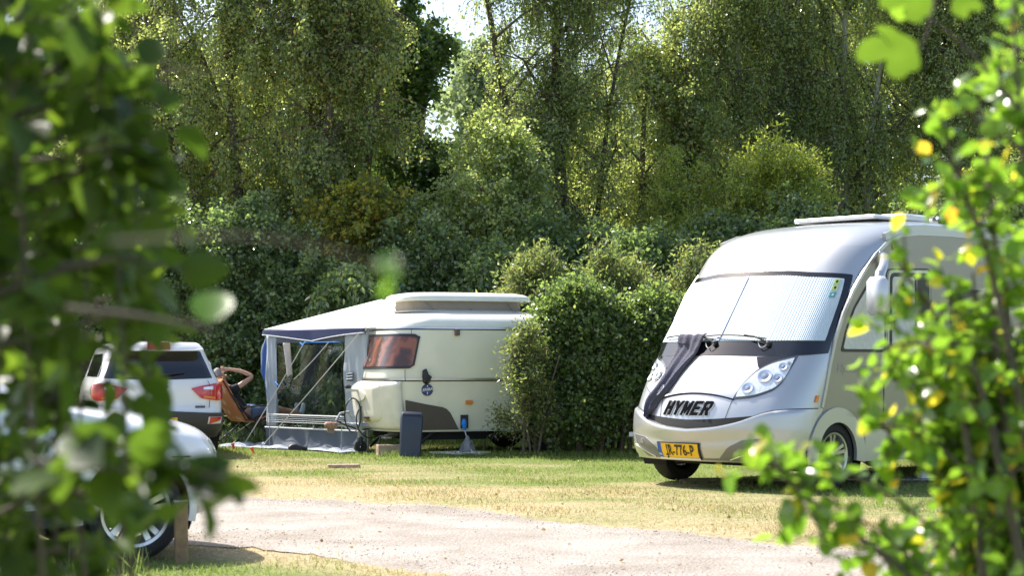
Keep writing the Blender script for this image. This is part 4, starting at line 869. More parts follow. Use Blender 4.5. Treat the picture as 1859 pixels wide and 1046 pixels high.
# local: +x towards the feet
def slab(nm, pts, w, th, m, par):
    pts = np.array(pts, float); t_ = np.gradient(pts, axis=0); t_ /= np.linalg.norm(t_, axis=1, keepdims=True); nn = np.stack([-t_[:, 1], t_[:, 0]], -1); V = []; F = []
    for p_, q_ in zip(pts+nn*th/2, pts-nn*th/2):
        V += [(p_[0], -w/2, p_[1]), (p_[0], w/2, p_[1]), (q_[0], w/2, q_[1]), (q_[0], -w/2, q_[1])]
    for i in range(len(pts)-1):
        for j in range(4): F.append((4*i+j, 4*i+(j+1) % 4, 4*i+4+(j+1) % 4, 4*i+4+j))
    e = 4*(len(pts)-1); F += [(0, 1, 2, 3), (e+3, e+2, e+1, e)]; return MB().add(V, F).build(nm, m, par, True, 60)
slab('backrest', [(-.06, 1.03), (-.02, 1.0), (.08, .84), (.20, .64), (.32, .46), (.38, .40)], .52, .06, chairfab, ch)
slab('seat', [(.36, .395), (.50, .385), (.72, .40), (.86, .42)], .50, .05, chairfab, ch)
slab('footrest', [(.86, .42), (1.05, .43), (1.45, .44), (1.55, .44)], .46, .04, chairfab, ch)
for s in (-1, 1):
    MB().tube([(-.05, s*.27, 1.03), (.36, s*.27, .40), (.88, s*.27, .42), (1.55, s*.27, .43)], .013, 8).build('frame', black, ch)
    MB().tube([(.10, s*.28, .80), (.30, s*.29, .60), (.70, s*.29, .63), (.84, s*.28, .42)], .014, 8).build('armrest', black, ch)
    MB().tube([(.22, s*.28, .60), (.55, s*.28, .36), (.92, s*.28, .0)], .013, 8).build('leg', black, ch)
    MB().tube([(.80, s*.28, .52), (.50, s*.28, .30), (.08, s*.28, .0)], .013, 8).build('leg', black, ch)
    MB().tube([(1.2, s*.25, .43), (1.42, s*.25, .0)], .012, 8).build('leg', black, ch)
pe = thing('person', PO, PR, 'person in dark shirt lying back in the orange chair with a hand behind the head', 'person')
V = [(.47, 0, .50, (.15, .12)), (.36, 0, .60, (.145, .11)), (.24, 0, .76, (.16, .11)), (.16, 0, .88, (.10, .09)), (.11, 0, .955, (.05, .05)), (.075, 0, 1.03, (.075, .085)), (.035, 0, 1.10, (.085, .10)), (.01, 0, 1.165, (.06, .07)),
     (.17, -.20, .87, .055), (.34, -.27, 1.0, .044), (.46, -.30, 1.09, .040), (.30, -.20, 1.17, .034), (.15, -.13, 1.20, .027), (.08, -.10, 1.20, .030),
     (.17, .20, .87, .055), (.27, .27, .75, .044), (.34, .28, .67, .040), (.42, .22, .645, .034), (.48, .12, .64, .027), (.50, .08, .635, .030),
     (.52, -.10, .50, .095), (.90, -.13, .58, .062), (1.20, -.12, .52, .050), (1.42, -.11, .485, .034), (1.46, -.11, .54, .032), (1.46, -.11, .62, .024),
     (.52, .10, .50, .095), (.90, .12, .55, .062), (1.20, .11, .50, .050), (1.40, .10, .475, .034), (1.44, .10, .53, .032), (1.44, .10, .61, .024),
     (.135, -.02, 1.09, .016), (.055, -.085, 1.075, .018), (.055, .085, 1.075, .018)]
Eg = [(0,1),(1,2),(2,3),(3,4),(4,5),(5,6),(6,7),(3,8),(8,9),(9,10),(10,11),(11,12),(12,13),(3,14),(14,15),(15,16),(16,17),(17,18),(18,19),(0,20),(20,21),(21,22),(22,23),(23,24),(24,25),(0,26),(26,27),(27,28),(28,29),(29,30),(30,31),(6,32),(5,33),(5,34)]
for side_, base in ((-1, 13),):      # fingers and thumb spread on the crown of the head
    bx0 = V[base]
    for k in range(4):
        i0 = len(V); a_ = (k-1.5)*.022; V.append((bx0[0]-.035, bx0[1]-side_*.01*-1+a_*.4, bx0[2]+a_*.9+.012, .0095)); V.append((bx0[0]-.075+abs(k-1.5)*.006, bx0[1]-side_*.03*-1*-1+a_*.5, bx0[2]+a_*1.1-.004, .0085)); Eg += [(base, i0), (i0, i0+1)]
    i0 = len(V); V.append((bx0[0]+.0, bx0[1]-side_*.02, bx0[2]-.035, .011)); V.append((bx0[0]-.03, bx0[1]-side_*.03, bx0[2]-.055, .009)); Eg += [(base, i0), (i0, i0+1)]
skinned('body', V, Eg, skin, pe)
skinned('shirt', [(.45, 0, .52, (.168, .135)), (.36, 0, .60, (.165, .13)), (.24, 0, .76, (.178, .128)), (.165, 0, .885, (.125, .105)), (.135, 0, .93, (.065, .065)), (.175, -.20, .875, .078), (.28, -.25, .955, .064), (.175, .20, .875, .078), (.26, .265, .77, .064)], [(0,1),(1,2),(2,3),(3,4),(3,5),(5,6),(3,7),(7,8)], shirtm, pe)
skinned('shorts', [(.44, 0, .51, (.165, .14)), (.54, -.10, .505, .112), (.82, -.125, .565, .082), (.54, .10, .505, .112), (.82, .12, .54, .082)], [(0,1),(1,2),(0,3),(3,4)], jeansm, pe)
skinned('hair', [(-.01, 0, 1.07, (.075, .088)), (-.012, 0, 1.12, (.085, .10)), (.0, 0, 1.17, (.066, .08)), (.04, 0, 1.185, (.04, .06))], [(0,1),(1,2),(2,3)], hairm, pe)
for s in (-1, 1):
    skinned('shoe', [(1.41, s*.11, .475, .045), (1.45, s*.11, .52, .05), (1.47, s*.11, .60, .042), (1.465, s*.11, .665, .030)], [(0,1),(1,2),(2,3)], shoem, pe)
    MB().lathe([(0, .011), (.006, .008), (.008, .001)], (.125, s*.032, 1.10), 'x', 10).build('eye', ink, pe)
MB().box((.122, 0, 1.045), (.012, .045, .008), bev=.002).build('mouth', mat('lips', (.35, .12, .10), .5), pe)
# ================================================================== CARS
def hatchback():
    q = Shell(pchip([.28,.42,.55,.64,.70,.95,1.02,1.10,1.22,1.44,1.50,1.55,1.58,1.60],[-.12,-.03,0,-.01,-.06,-.085,-.10,-.15,-.22,-.36,-.36,-.43,-.60,-.95]),
              pchip([.28,.45,.62,.80,.98,1.05,1.12,1.44,1.52,1.57,1.60],[.80,.86,.875,.88,.865,.83,.80,.68,.64,.56,.40]), lin([.3, 1.0, 1.6], [.26, .24, .28]), lin([.3, 1.0, 1.1, 1.6], [.30, .22, .22, .24]))
    t = thing('parked_car', (-4.78, 24.75, 0), R(180+17), 'white hatchback seen from behind with red lamps parked left of the awning', 'car', 'white cars parked on the left')
    q.body('body', white_paint, t, np.concatenate([np.arange(.28, 1.06, .03), np.linspace(1.08, 1.60, 22)]), -2.9, [(-.80, .34, .37)], nside=80)
    for s in (-1, 1):
        arch_well(t, -.80, .34, .37, s*.868, .3, s); wheel(t, (s*.77, -.80, .33), s, .33, .21, .20); wheel(t, (s*.77, -3.30, .33), s, .33, .21, .20)
        a = np.linspace(R(-10), R(190), 24); ribbon(t, 'wheel_arch', black, [(-.80+.37*math.cos(k), .34+.37*math.sin(k)) for k in a], -.02, .06, s*.873, .02, s)
        ribbon(t, 'sill', black, [(-1.2, .36), (-4, .36)], -.08, .10, s*.862, .02, s)
    # bonnet end ahead of the cabin
    F2 = MB().box((0, -3.45, .62), (1.66, 1.0, .60), bev=.10); F2.box((0, -3.3, .88), (1.5, .9, .14), bev=.05); F2.build('bonnet', white_paint, t)
    q.patch('bumper', mat('dark_bumper', (.045, .045, .045), .55), t, (-2.2, 2.2), lambda s: .285, lambda s: .635-.03*min(1, abs(s)), .035, 60, 10)
    for s in (-1, 1):
        S = (.98, 1.55) if s > 0 else (-1.55, -.98)
        rf = q.patch('bumper_reflector', mat('reflector_white', (.75, .70, .70), .3), t, S, lambda x: .47, lambda x: .555, .042, 10, 4)
        q.patch('red_reflector', redlens, rf, (1.02, 1.5) if s > 0 else (-1.5, -1.02), lambda x: .47+.05*(1-abs(abs(x)-1.5)/.5), lambda x: .552, .048, 10, 4)
        up = pchip([.62, .9, 1.3, 2.1], [.945, .985, 1.005, .975]); lo = pchip([.62, .85, 1.4, 2.1], [.93, .80, .775, .86])
        tl = q.patch('tail_light', redlens, t, (.62, 2.1) if s > 0 else (-2.1, -.62), lambda x: lo(abs(x)), lambda x: up(abs(x)), .022, 40, 8)
        q.patch('lamp_glass', clearlens, tl, (.85, 1.1) if s > 0 else (-1.1, -.85), lambda x: .925, lambda x: up(abs(x))-.025, .025, 16, 4); q.patch('lamp_amber', orange, tl, (.85, 1.2) if s > 0 else (-1.2, -.85), lambda x: lo(abs(x))+.015, lambda x: lo(abs(x))+.045, .026, 16, 4)
    dv_ = 1.13
    zz = np.linspace(.66, 1.04, 10)
    for sx in (-.98, .98): MB().add(np.concatenate([q.off(sx-.006, zz, .024), q.off(sx+.006, zz, .024)]), [(i, i+1, i+11, i+10) for i in range(9)]).build('tailgate_seam', seamm, t)
    wn = q.patch('rear_window', black_glass, t, (-1.32, 1.32), lambda s: 1.06+.02*abs(s), lambda s: 1.455, .008, 50, 10)
    q.patch('rear_spoiler', white_paint, t, (-1.25, 1.25), lambda s: 1.462, lambda s: 1.575, .05, 50, 8, ofun=lambda s, z, u, v: .06*(1-v)-.04*v)
    q.patch('brake_light', redlens, t, (-.30, .30), lambda s: 1.478, lambda s: 1.512, .112, 10, 3)
    wp = MB().tube([q.off(-.10, 1.105, .03), q.off(.15, 1.115, .035), q.off(.55, 1.15, .03)], [.022, .014, .008], 6).build('rear_wiper', black, t)
    # side windows
    for s in (-1, 1):
        S = (1.75, 4.0) if s > 0 else (-4.0, -1.75)
        q.patch('side_window', black_glass, t, S, lambda x: 1.10, lambda x: 1.42-.20*max(0, (2.3-abs(x)))/.55, .008, 30, 5)
    # oval maker's emblem
    el = MB(); th = np.linspace(0, 2*math.pi, 29)[:-1]
    def ov(nm, k, o, m, par):
        c = q.off(0, .985, 0.0); V = [q.off(.105*k*math.cos(a)/.62, .965+.034*k*math.sin(a), o) for a in th]+[q.off(.105*k*math.cos(a)/.62, .965+.034*k*math.sin(a), .0) for a in th]; n = 28
        return MB().add(V, [tuple(range(n))]+[(i, (i+1) % n, (i+1) % n+n, i+n) for i in range(n)]).build(nm, m, par)
    e1 = ov('emblem', 1.0, .026, chrome, t); ov('emblem_field', .90, .029, mat('emblem_blue', (.02, .06, .28), .2, coat=1), e1)
    V, F = text_bm('Ford', .055, .0008, .3, .0006); P = q.off(V[:, 0]/.62, .964+V[:, 1], .031+V[:, 2]); MB().add(P, F).build('emblem_writing', whiteink, e1, False)
    q.patch('trim_letters', mat('dark_badge', (.10, .10, .11), .3), t, (.70, .90), lambda s: .675, lambda s: .692, .026, 6, 3)
    MB().box((0, .02, .50), (.46, .02, .10)).build('number_plate', yellow, t)
    m = MB().tube([(0, -.80, 1.59), (0, -.86, 1.62)], [.03, .018], 8); m.tube([(0, -.86, 1.61), (.0, -1.02, 1.85)], .006, 5); m.build('aerial', black, t)
    return t
hatchback()
def near_car():
    q = Shell(pchip([.26,.34,.5,.62,.72,.82,.90,.95,1.0,1.04,1.2,1.40,1.50,1.56,1.59],[-.10,-.03,0,-.02,-.06,-.16,-.40,-.68,-1.0,-1.25,-1.55,-2.0,-2.25,-2.6,-3.2]),
              pchip([.26,.4,.62,.78,.88,.95,1.04,1.2,1.50,1.59],[.82,.88,.90,.88,.82,.78,.76,.72,.60,.40]), lin([.3, 1.6], [.42, .36]), lin([.26, .6, .9, 1.6], [.62, .62, .52, .34]))
    t = thing('parked_car', (0, 0, 0), 0, 'white car nose with its front wheel, half hidden behind the dark leaves', 'car', 'white cars parked on the left')
    a = R(29); fx, fy = math.cos(a), math.sin(a); nx, ny_ = fy, -fx       # forward, near flank normal
    wx, wy = -2.42, 11.75; AYf = -.80                             # front wheel centre (outer face)
    ox, oy = wx-fx*AYf-nx*.88, wy-fy*AYf-ny_*.88
    t.location = (ox, oy, 0); t.rotation_euler = (0, 0, math.atan2(-fx, fy))  # local +y = forward
    q.body('body', white_paint, t, np.concatenate([np.arange(.26, .92, .022), np.linspace(.93, 1.59, 26)]), -4.3, [(AYf, .33, .385), (-3.45, .33, .385)], nside=150)
    for s in (-1, 1):
        for y in (AYf, -3.45):
            arch_well(t, y, .33, .385, s*.885, .34, s); k = np.linspace(R(-14), R(194), 30)
            ribbon(t, 'wheel_arch', white_paint, [(y+.385*math.cos(b), .33+.385*math.sin(b)) for b in k], -.018, .03, s*.885, .014, s)
            wheel(t, (s*.78, y, .315), s, .33, .225, .215)
        ribbon(t, 'sill', black, [(-1.3, .28), (-3.0, .28)], -.06, .05, s*.87, .02, s)
        q.patch('headlight', clearlens, t, (.75, 1.15) if s > 0 else (-1.15, -.75), lambda x: .66, lambda x: .76-.04*abs(abs(x)-.9), .006, 16, 5)
        q.patch('side_window', black_glass, t, (2.3, 4.4) if s > 0 else (-4.4, -2.3), lambda x: 1.06, lambda x: 1.42, .006, 20, 5)
        # bumper shut line
        q.patch('shut_line', seamm, t, (1.60, 2.15) if s > 0 else (-2.15, -1.60), lambda x: .655-.10*max(0, abs(x)-1.95)/.2, lambda x: .663-.10*max(0, abs(x)-1.95)/.2, .003, 20, 3)
    q.patch('windscreen', black_glass, t, (-1.1, 1.1), lambda x: 1.07, lambda x: 1.46, .006, 30, 6)
    q.patch('grille', black, t, (-.55, .55), lambda x: .36, lambda x: .55, .01, 20, 5)
    MB().box((0, -2.2, .26), (1.6, 3.6, .10)).build('underbody', darkwell, t, False)
    # small emblem on the wheel cap side
    return t
near_car()
po = MB().box((0, 0, .19), (.085, .085, .40), bev=.008); po = po.build('marker_post', postwood, None, True, 30); po.location = (-2.12, 11.72, -.01); po.rotation_euler = (0, R(-1), R(14)); tag(po, 'short wooden post in the grass in front of the near white car', 'post')
MB().box((0, 0, .392), (.09, .09, .012), bev=.003).build('post_cap', galv, po)
# ================================================================== VEGETATION
LEAF4 = ([(0, 0, 0), (-.33, .45, .05), (0, 1, -.04), (.33, .45, .05)], [[(0, 1, 2, 3)]])
LEAFW = ([(0, 0, 0), (-.46, .38, .06), (0, 1, -.08), (.46, .38, .06)], [[(0, 3, 2, 1)]])
def narrow(k): return ([(0, 0, 0), (-k, .45, .03), (0, 1, -.10), (k, .45, .03)], [[(0, 3, 2, 1)]])
# ovate leaf with midrib fold, for the near shrubs
_o = [(0, 0, 0), (0, .33, -.03), (0, .66, -.05), (0, 1, -.14)]
for s in (-1, 1): _o += [(s*.20, .08, .05), (s*.37, .30, .09), (s*.38, .52, .08), (s*.24, .78, .0)]
OVATE = (_o, [[(0, 1, 5, 4)[::-1], (0, 1, 9, 8), (1, 2, 6, 5)[::-1], (1, 2, 10, 9), (2, 3, 7, 6)[::-1], (2, 3, 11, 10)]])
def unit(a): return a/(np.linalg.norm(a, axis=-1, keepdims=True)+1e-9)
def tubes_np(name, polys, radii, m, parent, n=5):
    """many tapered tubes in one mesh; polys (k, p, 3), radii (k, p)"""
    polys = np.asarray(polys, float); K, Pn, _ = polys.shape; t = unit(np.gradient(polys, axis=1)); ref = np.zeros_like(t); ref[..., 0] = 1; ref[np.abs(t[..., 0]) > .8] = (0, 1, 0)
    a = unit(np.cross(t, ref)); b = np.cross(a, t); q = np.arange(n)*2*math.pi/n
    V = polys[:, :, None, :]+radii[:, :, None, None]*(np.cos(q)[None, None, :, None]*a[:, :, None, :]+np.sin(q)[None, None, :, None]*b[:, :, None, :])
    base = (np.arange(K)*Pn*n)[:, None, None]+(np.arange(Pn-1)*n)[None, :, None]; j = np.arange(n)[None, None, :]; j2 = (j+1) % n
    return np.asarray(V.reshape(-1, 3)), np.stack([base+j, base+j2, base+n+j2, base+n+j], -1).reshape(-1, 4)
def plant(name, label, cat, loc, H, rad, trunks, crown0=.15, n_limb=16, n_sec=7, n_twig=9, n_leaf=14, leaf=.05, lm=None, tpl=LEAF4, bm=None, droop=.5, twig_len=.6, shape=None, group=None,
          seed=1, up=.6, ry=None, spread=.05, ivy=None, clip=None, barkm=None, mode='round', show_twigs=True, lsz=(.65, 1.25), leaf_up=0.0, rlo=.55):
    r = np.random.default_rng(seed); ry = ry or rad
    t = thing(name, (loc[0], loc[1], 0), 0, label, cat, group); bm = bm or twigm
    shape = shape or (lambda h: np.sqrt(np.clip(1-((h-.45)/.58)**2, 0.02, 1)))
    # trunks
    tp = []; tr = []
    for (x0, y0, lx, ly, hh, rr) in trunks:
        k = np.linspace(0, 1, 12); P = np.stack([x0+lx*k**1.3+.06*np.sin(k*7+x0)*H*.1, y0+ly*k+.05*np.sin(k*5)*H*.1, k*hh], -1); P[0, 2] = -.05; tp.append(P); tr.append(rr*(1-.80*k)**.8+.006)
    tp = np.array(tp); tr = np.array(tr)
    V, F = tubes_np('', tp, tr, bm, t, 9); mesh_np('trunk', V, [F], barkm or bm, t, True)
    # limbs
    ti = r.integers(0, len(tp), n_limb); hf = crown0+(1-crown0)*r.random(n_limb)**.85*.97; L = []; LR = []
    for i in range(n_limb):
        P = tp[ti[i]]; hz = hf[i]*P[-1, 2]; b = np.array([np.interp(hz, P[:, 2], P[:, c]) for c in range(3)])
        az = r.uniform(0, 2*math.pi); tipf = hf[i]+r.uniform(.0, .22)*up*1.6; tipf = tipf if tipf < 1 else r.uniform(.78, 1.08); R_ = shape(np.array(min(1., tipf)))*r.uniform(rlo, 1.0)
        tip = np.array([math.cos(az)*R_*rad, math.sin(az)*R_*ry, tipf*H]); k = np.linspace(0, 1, 7)[:, None]
        pl = b+(tip-b)*k+np.array([0, 0, 1])*np.sin(k*math.pi)*.10*np.linalg.norm(tip-b)*up+r.normal(0, .03, (7, 3))*np.linalg.norm(tip-b)*k
        L.append(pl); LR.append(np.interp(hz, P[:, 2], tr[ti[i]])*.5*(1-.85*k[:, 0])+.003)
    L = np.array(L); LR = np.array(LR)
    # secondary branches
    si = np.repeat(np.arange(n_limb), n_sec); ks = r.uniform(.2, 1, len(si)); idx = ks*5.999; i0 = idx.astype(int); fr_ = (idx-i0)[:, None]
    S0 = L[si, i0]*(1-fr_)+L[si, i0+1]*fr_; ld = unit(L[si, i0+1]-L[si, i0]); d = unit(ld*.6+r.normal(size=(len(si), 3))*np.array([1, 1, .7])+np.array([0, 0, .25*up])); ll = (rad*.38*r.uniform(.4, 1, len(si)))[:, None]
    k = np.linspace(0, 1, 5); S = S0[:, None]+d[:, None]*ll[:, None]*k[None, :, None]+np.array([0, 0, -1])*(k**2)[None, :, None]*ll[:, None]*.35*droop; SR = .010*(1-.7*k)[None]*np.ones((len(si), 1))*(.5+.09*H)
    # twigs
    wi = np.repeat(np.arange(len(si)), n_twig); kw = r.uniform(.1, 1, len(wi))*3.999; j0 = kw.astype(int); fw_ = (kw-j0)[:, None]; W0 = S[wi, j0]*(1-fw_)+S[wi, j0+1]*fw_
    dw = unit(d[wi]*.5+r.normal(size=(len(wi), 3))); tl = (twig_len*r.uniform(.4, 1.1, len(wi)))[:, None]; k = np.linspace(0, 1, 5)
    if mode == 'weep': path = lambda kk, W0, dw, tl: W0+dw*tl*.28*np.sqrt(kk)+np.array([0, 0, -1])*tl*(kk**1.1)*.95
    elif mode == 'upright': path = lambda kk, W0, dw, tl: W0+dw*tl*.45*kk+np.array([0, 0, 1])*tl*kk*.75
    else: path = lambda kk, W0, dw, tl: W0+dw*tl*kk+np.array([0, 0, -1])*tl*(kk**2)*.6*droop
    keep = np.ones(len(wi), bool)
    if clip is not None: keep = clip(W0+np.array([loc[0], loc[1], 0]), r)
    W0, dw, tl = W0[keep], dw[keep], tl[keep]; nw = len(W0)
    TW = np.stack([path(kk, W0, dw, tl) for kk in k], 1); TR = (.0035*(1-.6*k))[None]*np.ones((nw, 1))*(.8+.4*(leaf > .045))
    Vs, Fs, o = [], [], 0
    for pl, rd, n_ in ((L, LR, 6), (S, SR, 4))+(((TW, TR, 3),) if show_twigs else ()):
        V, F = tubes_np('', pl, rd, bm, t, n_); Vs.append(V); Fs.append(F+o); o += len(V)
    mesh_np('branches', np.concatenate(Vs), [np.concatenate(Fs)], bm, t, True)
    # leaves
    li = np.repeat(np.arange(nw), n_leaf); kl = r.uniform(.08, 1.0, len(li))[:, None]; P = path(kl, W0[li], dw[li], tl[li])+r.normal(0, spread, (len(li), 3)); P[:, 2] = np.maximum(P[:, 2], .02)
    D = unit(dw[li]*.4+r.normal(size=(len(li), 3))*.8+np.array([0, 0, -.9*droop+leaf_up])); global rng; sz = leaf*r.uniform(*lsz, len(li))
    old = rng; rng = r; M = rotmats(D); rng = old
    if ivy:
        for (x0, x1, n_) in ivy: pass
    o = scatter('crown', tpl[0], tpl[1], P, M, sz, lm, t)
    return t
G = dict(
 birch=leaf_mat('birch_leaf', [(0, (.15, .195, .085)), (.45, (.19, .24, .10)), (.86, (.23, .28, .11)), (.95, (.27, .26, .08)), (.98, (.55, .30, .07)), (1, (.60, .22, .06))], trans=.5, rough=.24, spec=1.0, tgain=3.2),
 birch2=leaf_mat('pale_birch_leaf', [(0, (.145, .195, .085)), (.5, (.185, .24, .10)), (1, (.24, .29, .115))], trans=.5, rough=.24, spec=1.0, tgain=3.2),
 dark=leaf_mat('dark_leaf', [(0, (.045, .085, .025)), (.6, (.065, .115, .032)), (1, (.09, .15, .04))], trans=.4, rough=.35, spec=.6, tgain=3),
 lime=leaf_mat('lime_leaf', [(0, (.15, .20, .05)), (.6, (.20, .26, .06)), (1, (.28, .31, .07))], trans=.5, rough=.33, spec=.7, tgain=3),
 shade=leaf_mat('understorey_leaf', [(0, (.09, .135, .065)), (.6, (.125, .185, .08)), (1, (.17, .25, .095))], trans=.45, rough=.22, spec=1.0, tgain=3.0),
 olive=leaf_mat('olive_leaf', [(0, (.09, .125, .055)), (.6, (.13, .175, .07)), (.93, (.19, .23, .08)), (1, (.24, .17, .09))], trans=.5, rough=.4, spec=.6, tgain=2.6),
 bush=leaf_mat('bush_leaf', [(0, (.075, .115, .045)), (.5, (.10, .155, .055)), (.9, (.14, .205, .07)), (1, (.21, .25, .08))], trans=.5, rough=.33, spec=.7, tgain=3),
 gold=leaf_mat('golden_leaf', [(0, (.10, .14, .03)), (.5, (.16, .19, .035)), (.85, (.26, .24, .04)), (1, (.5, .30, .06))], trans=.55, rough=.4, spec=.5, tgain=2.6),
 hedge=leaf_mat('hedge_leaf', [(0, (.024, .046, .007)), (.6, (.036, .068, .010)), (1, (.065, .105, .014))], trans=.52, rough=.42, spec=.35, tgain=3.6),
 spray=leaf_mat('sunlit_hedge_leaf', [(0, (.045, .10, .014)), (1, (.07, .14, .02))], trans=.55, rough=.3, spec=.6, tgain=4.2),  # copy of the hedge leaf, its colour brightened to stand for sunlight
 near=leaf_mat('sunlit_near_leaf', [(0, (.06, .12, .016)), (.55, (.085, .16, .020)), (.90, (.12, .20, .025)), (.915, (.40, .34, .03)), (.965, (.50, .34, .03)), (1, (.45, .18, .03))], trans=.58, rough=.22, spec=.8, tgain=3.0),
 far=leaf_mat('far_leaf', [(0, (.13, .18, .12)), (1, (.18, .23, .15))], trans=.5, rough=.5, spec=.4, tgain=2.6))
pillar = lambda h: np.clip(1.15-.55*h, .2, 1)*np.clip(h*6+.3, .3, 1)
def tX(px, Y): return (px-CX)/FP*Y
# --- tall trees of the back row
plant('birch_tree', 'wide birch with yellowing speckled leaves, tallest crown on the left above the awning', 'tree', (tX(450, 33.5), 33.5), 9.9, 3.2, [(0, 0, -.5, 0, 9.6, .12), (.5, .3, 1.2, .2, 9.0, .08), (-.6, 0, -1.6, .2, 9.0, .08)], .12, 62, 8, 14, 13, .070, G['birch'], droop=.9, twig_len=.8, seed=2, mode='weep', bm=twigm, ry=1.2, group='trees behind the pitches')
plant('birch_tree', 'yellow-flecked birch between the wide left birch and the dark leafy tree', 'tree', (tX(585, 33.2), 33.2), 9.6, 1.95, [(0, 0, .3, 0, 9.4, .12), (.4, .3, .9, .2, 8.5, .09)], .14, 44, 8, 13, 13, .070, G['birch'], droop=.9, twig_len=.8, seed=3, mode='weep', ry=1.1, group='trees behind the pitches')
plant('birch_tree', 'speckled birch at the far left, partly hidden by the dark foreground leaves', 'tree', (tX(245, 34.5), 34.5), 8.2, 2.4, [(0, 0, .3, 0, 8, .13)], .14, 40, 8, 12, 13, .070, G['birch'], droop=.9, twig_len=.8, seed=4, mode='weep', ry=1.1, group='trees behind the pitches')
plant('leafy_tree', 'dark green broad-leaved tree with sky showing on its right side', 'tree', (tX(735, 35.0), 35.0), 8.4, 1.25, [(0, 0, .5, 0, 7.8, .12), (.2, 0, -.3, 0, 8.3, .08)], .15, 42, 8, 9, 14, .085, G['dark'], LEAFW, droop=.5, twig_len=.45, seed=5, ry=1.2, group='trees behind the pitches')
plant('birch_tree', 'ivy-stemmed birch in the middle with an open crown against the sky', 'tree', (tX(1025, 34.0), 34.0), 10.2, 2.45, [(0, 0, -.15, 0, 10.2, .15), (-.25, 0, -1.5, .3, 10, .10), (.2, .1, 1.3, .2, 9.6, .06)], .12, 62, 8, 12, 12, .066, G['birch2'], droop=.9, twig_len=.9, seed=6, mode='weep', ry=1.0, barkm=bark, shape=lambda h: np.clip(.84-.05*h, .2, 1), group='trees behind the pitches')
for px_c, Yc, Hh, rd, sd_, lb in ((1335, 35.5, 10.3, 2.1, 7, 'weeping birch just right of the sky gap, its strands hanging straight down'), (1530, 36.0, 10.8, 2.4, 8, 'tall weeping birch with a pale stem above the motorhome cab'), (1745, 36.0, 10.6, 2.4, 9, 'weeping birch at the far right behind the bright foreground shoots')):
    plant('weeping_birch', lb, 'tree', (tX(px_c, Yc), Yc), Hh, rd, [(0, 0, .2, 0, Hh, .12), (.2, 0, .9, .2, Hh-1.5, .09)], .10, 54, 8, 9, 20, .066, G['birch2'], droop=1, twig_len=1.5, seed=sd_, mode='weep', ry=1.0, barkm=birch_bark, group='trees behind the pitches')
plant('young_tree', 'grey-green young tree filling the gap right of the ivy-stemmed birch', 'tree', (tX(1165, 35), 35), 7.9, 2.0, [(0, 0, .1, 0, 7.4, .10), (.3, 0, .9, 0, 6.0, .07)], .08, 46, 8, 11, 13, .068, G['birch'], droop=.7, twig_len=.6, seed=10, ry=1.0, group='trees behind the pitches')
plant('willow', 'bright lime green willow with upright leaves above the motorhome cab', 'tree', (tX(1405, 32.3), 32.3), 5.3, 1.45, [(0, 0, .2, 0, 4.6, .09), (.2, .1, 1.0, 0, 4.2, .07), (-.2, 0, -.6, 0, 4.0, .06)], .1, 36, 8, 9, 13, .085, G['lime'], narrow(.2), droop=.1, twig_len=.5, seed=11, ry=1.2, leaf_up=.5, group='shrubs in front of the tree row')
plant('willow', 'lime green bush standing left of the bright willow', 'shrub', (tX(1240, 32.8), 32.8), 4.6, 1.2, [(0, 0, .2, 0, 4, .07), (.1, 0, -.5, 0, 3.8, .06)], .1, 28, 7, 9, 13, .075, G['lime'], narrow(.22), droop=.2, twig_len=.5, seed=12, ry=1.1, leaf_up=.3, group='shrubs in front of the tree row')
plant('willow', 'yellow-green shrub low on the right between the weeping birches', 'shrub', (tX(1660, 33), 33), 4.3, 1.3, [(0, 0, .2, 0, 4, .07), (.1, 0, -.5, 0, 3.6, .06)], .1, 28, 7, 9, 13, .075, G['lime'], narrow(.25), droop=.3, twig_len=.5, seed=13, ry=1.1, group='shrubs in front of the tree row')
plant('willow', 'lime green shrub at the far right edge of the tree row', 'shrub', (tX(1850, 32), 32), 5.0, 1.4, [(0, 0, .2, 0, 4, .07), (.1, 0, -.5, 0, 3.6, .06)], .1, 28, 7, 9, 13, .075, G['lime'], narrow(.25), droop=.3, twig_len=.5, seed=14, ry=1.1, group='shrubs in front of the tree row')
plant('leafy_shrub', 'sunlit golden-leaved shrub at the foot of the birches above the awning', 'shrub', (tX(640, 31.9), 31.9), 4.5, 1.5, [(0, 0, .1, 0, 3.9, .06), (.2, 0, .7, 0, 3.6, .05), (-.2, 0, -.6, 0, 3.5, .05)], .15, 34, 7, 9, 12, .075, G['gold'], LEAFW, droop=.8, twig_len=.45, seed=15, ry=1.1, group='shrubs in front of the tree row')
plant('leafy_shrub', 'mid green shrub with light tips beside the ivy-stemmed birch', 'shrub', (tX(880, 32.4), 32.4), 5.4, 1.6, [(0, 0, .1, 0, 4.6, .07), (.2, 0, .8, 0, 4.2, .05)], .1, 34, 7, 10, 13, .065, G['birch2'], LEAFW, droop=.4, twig_len=.5, seed=16, ry=1.2, group='shrubs in front of the tree row')
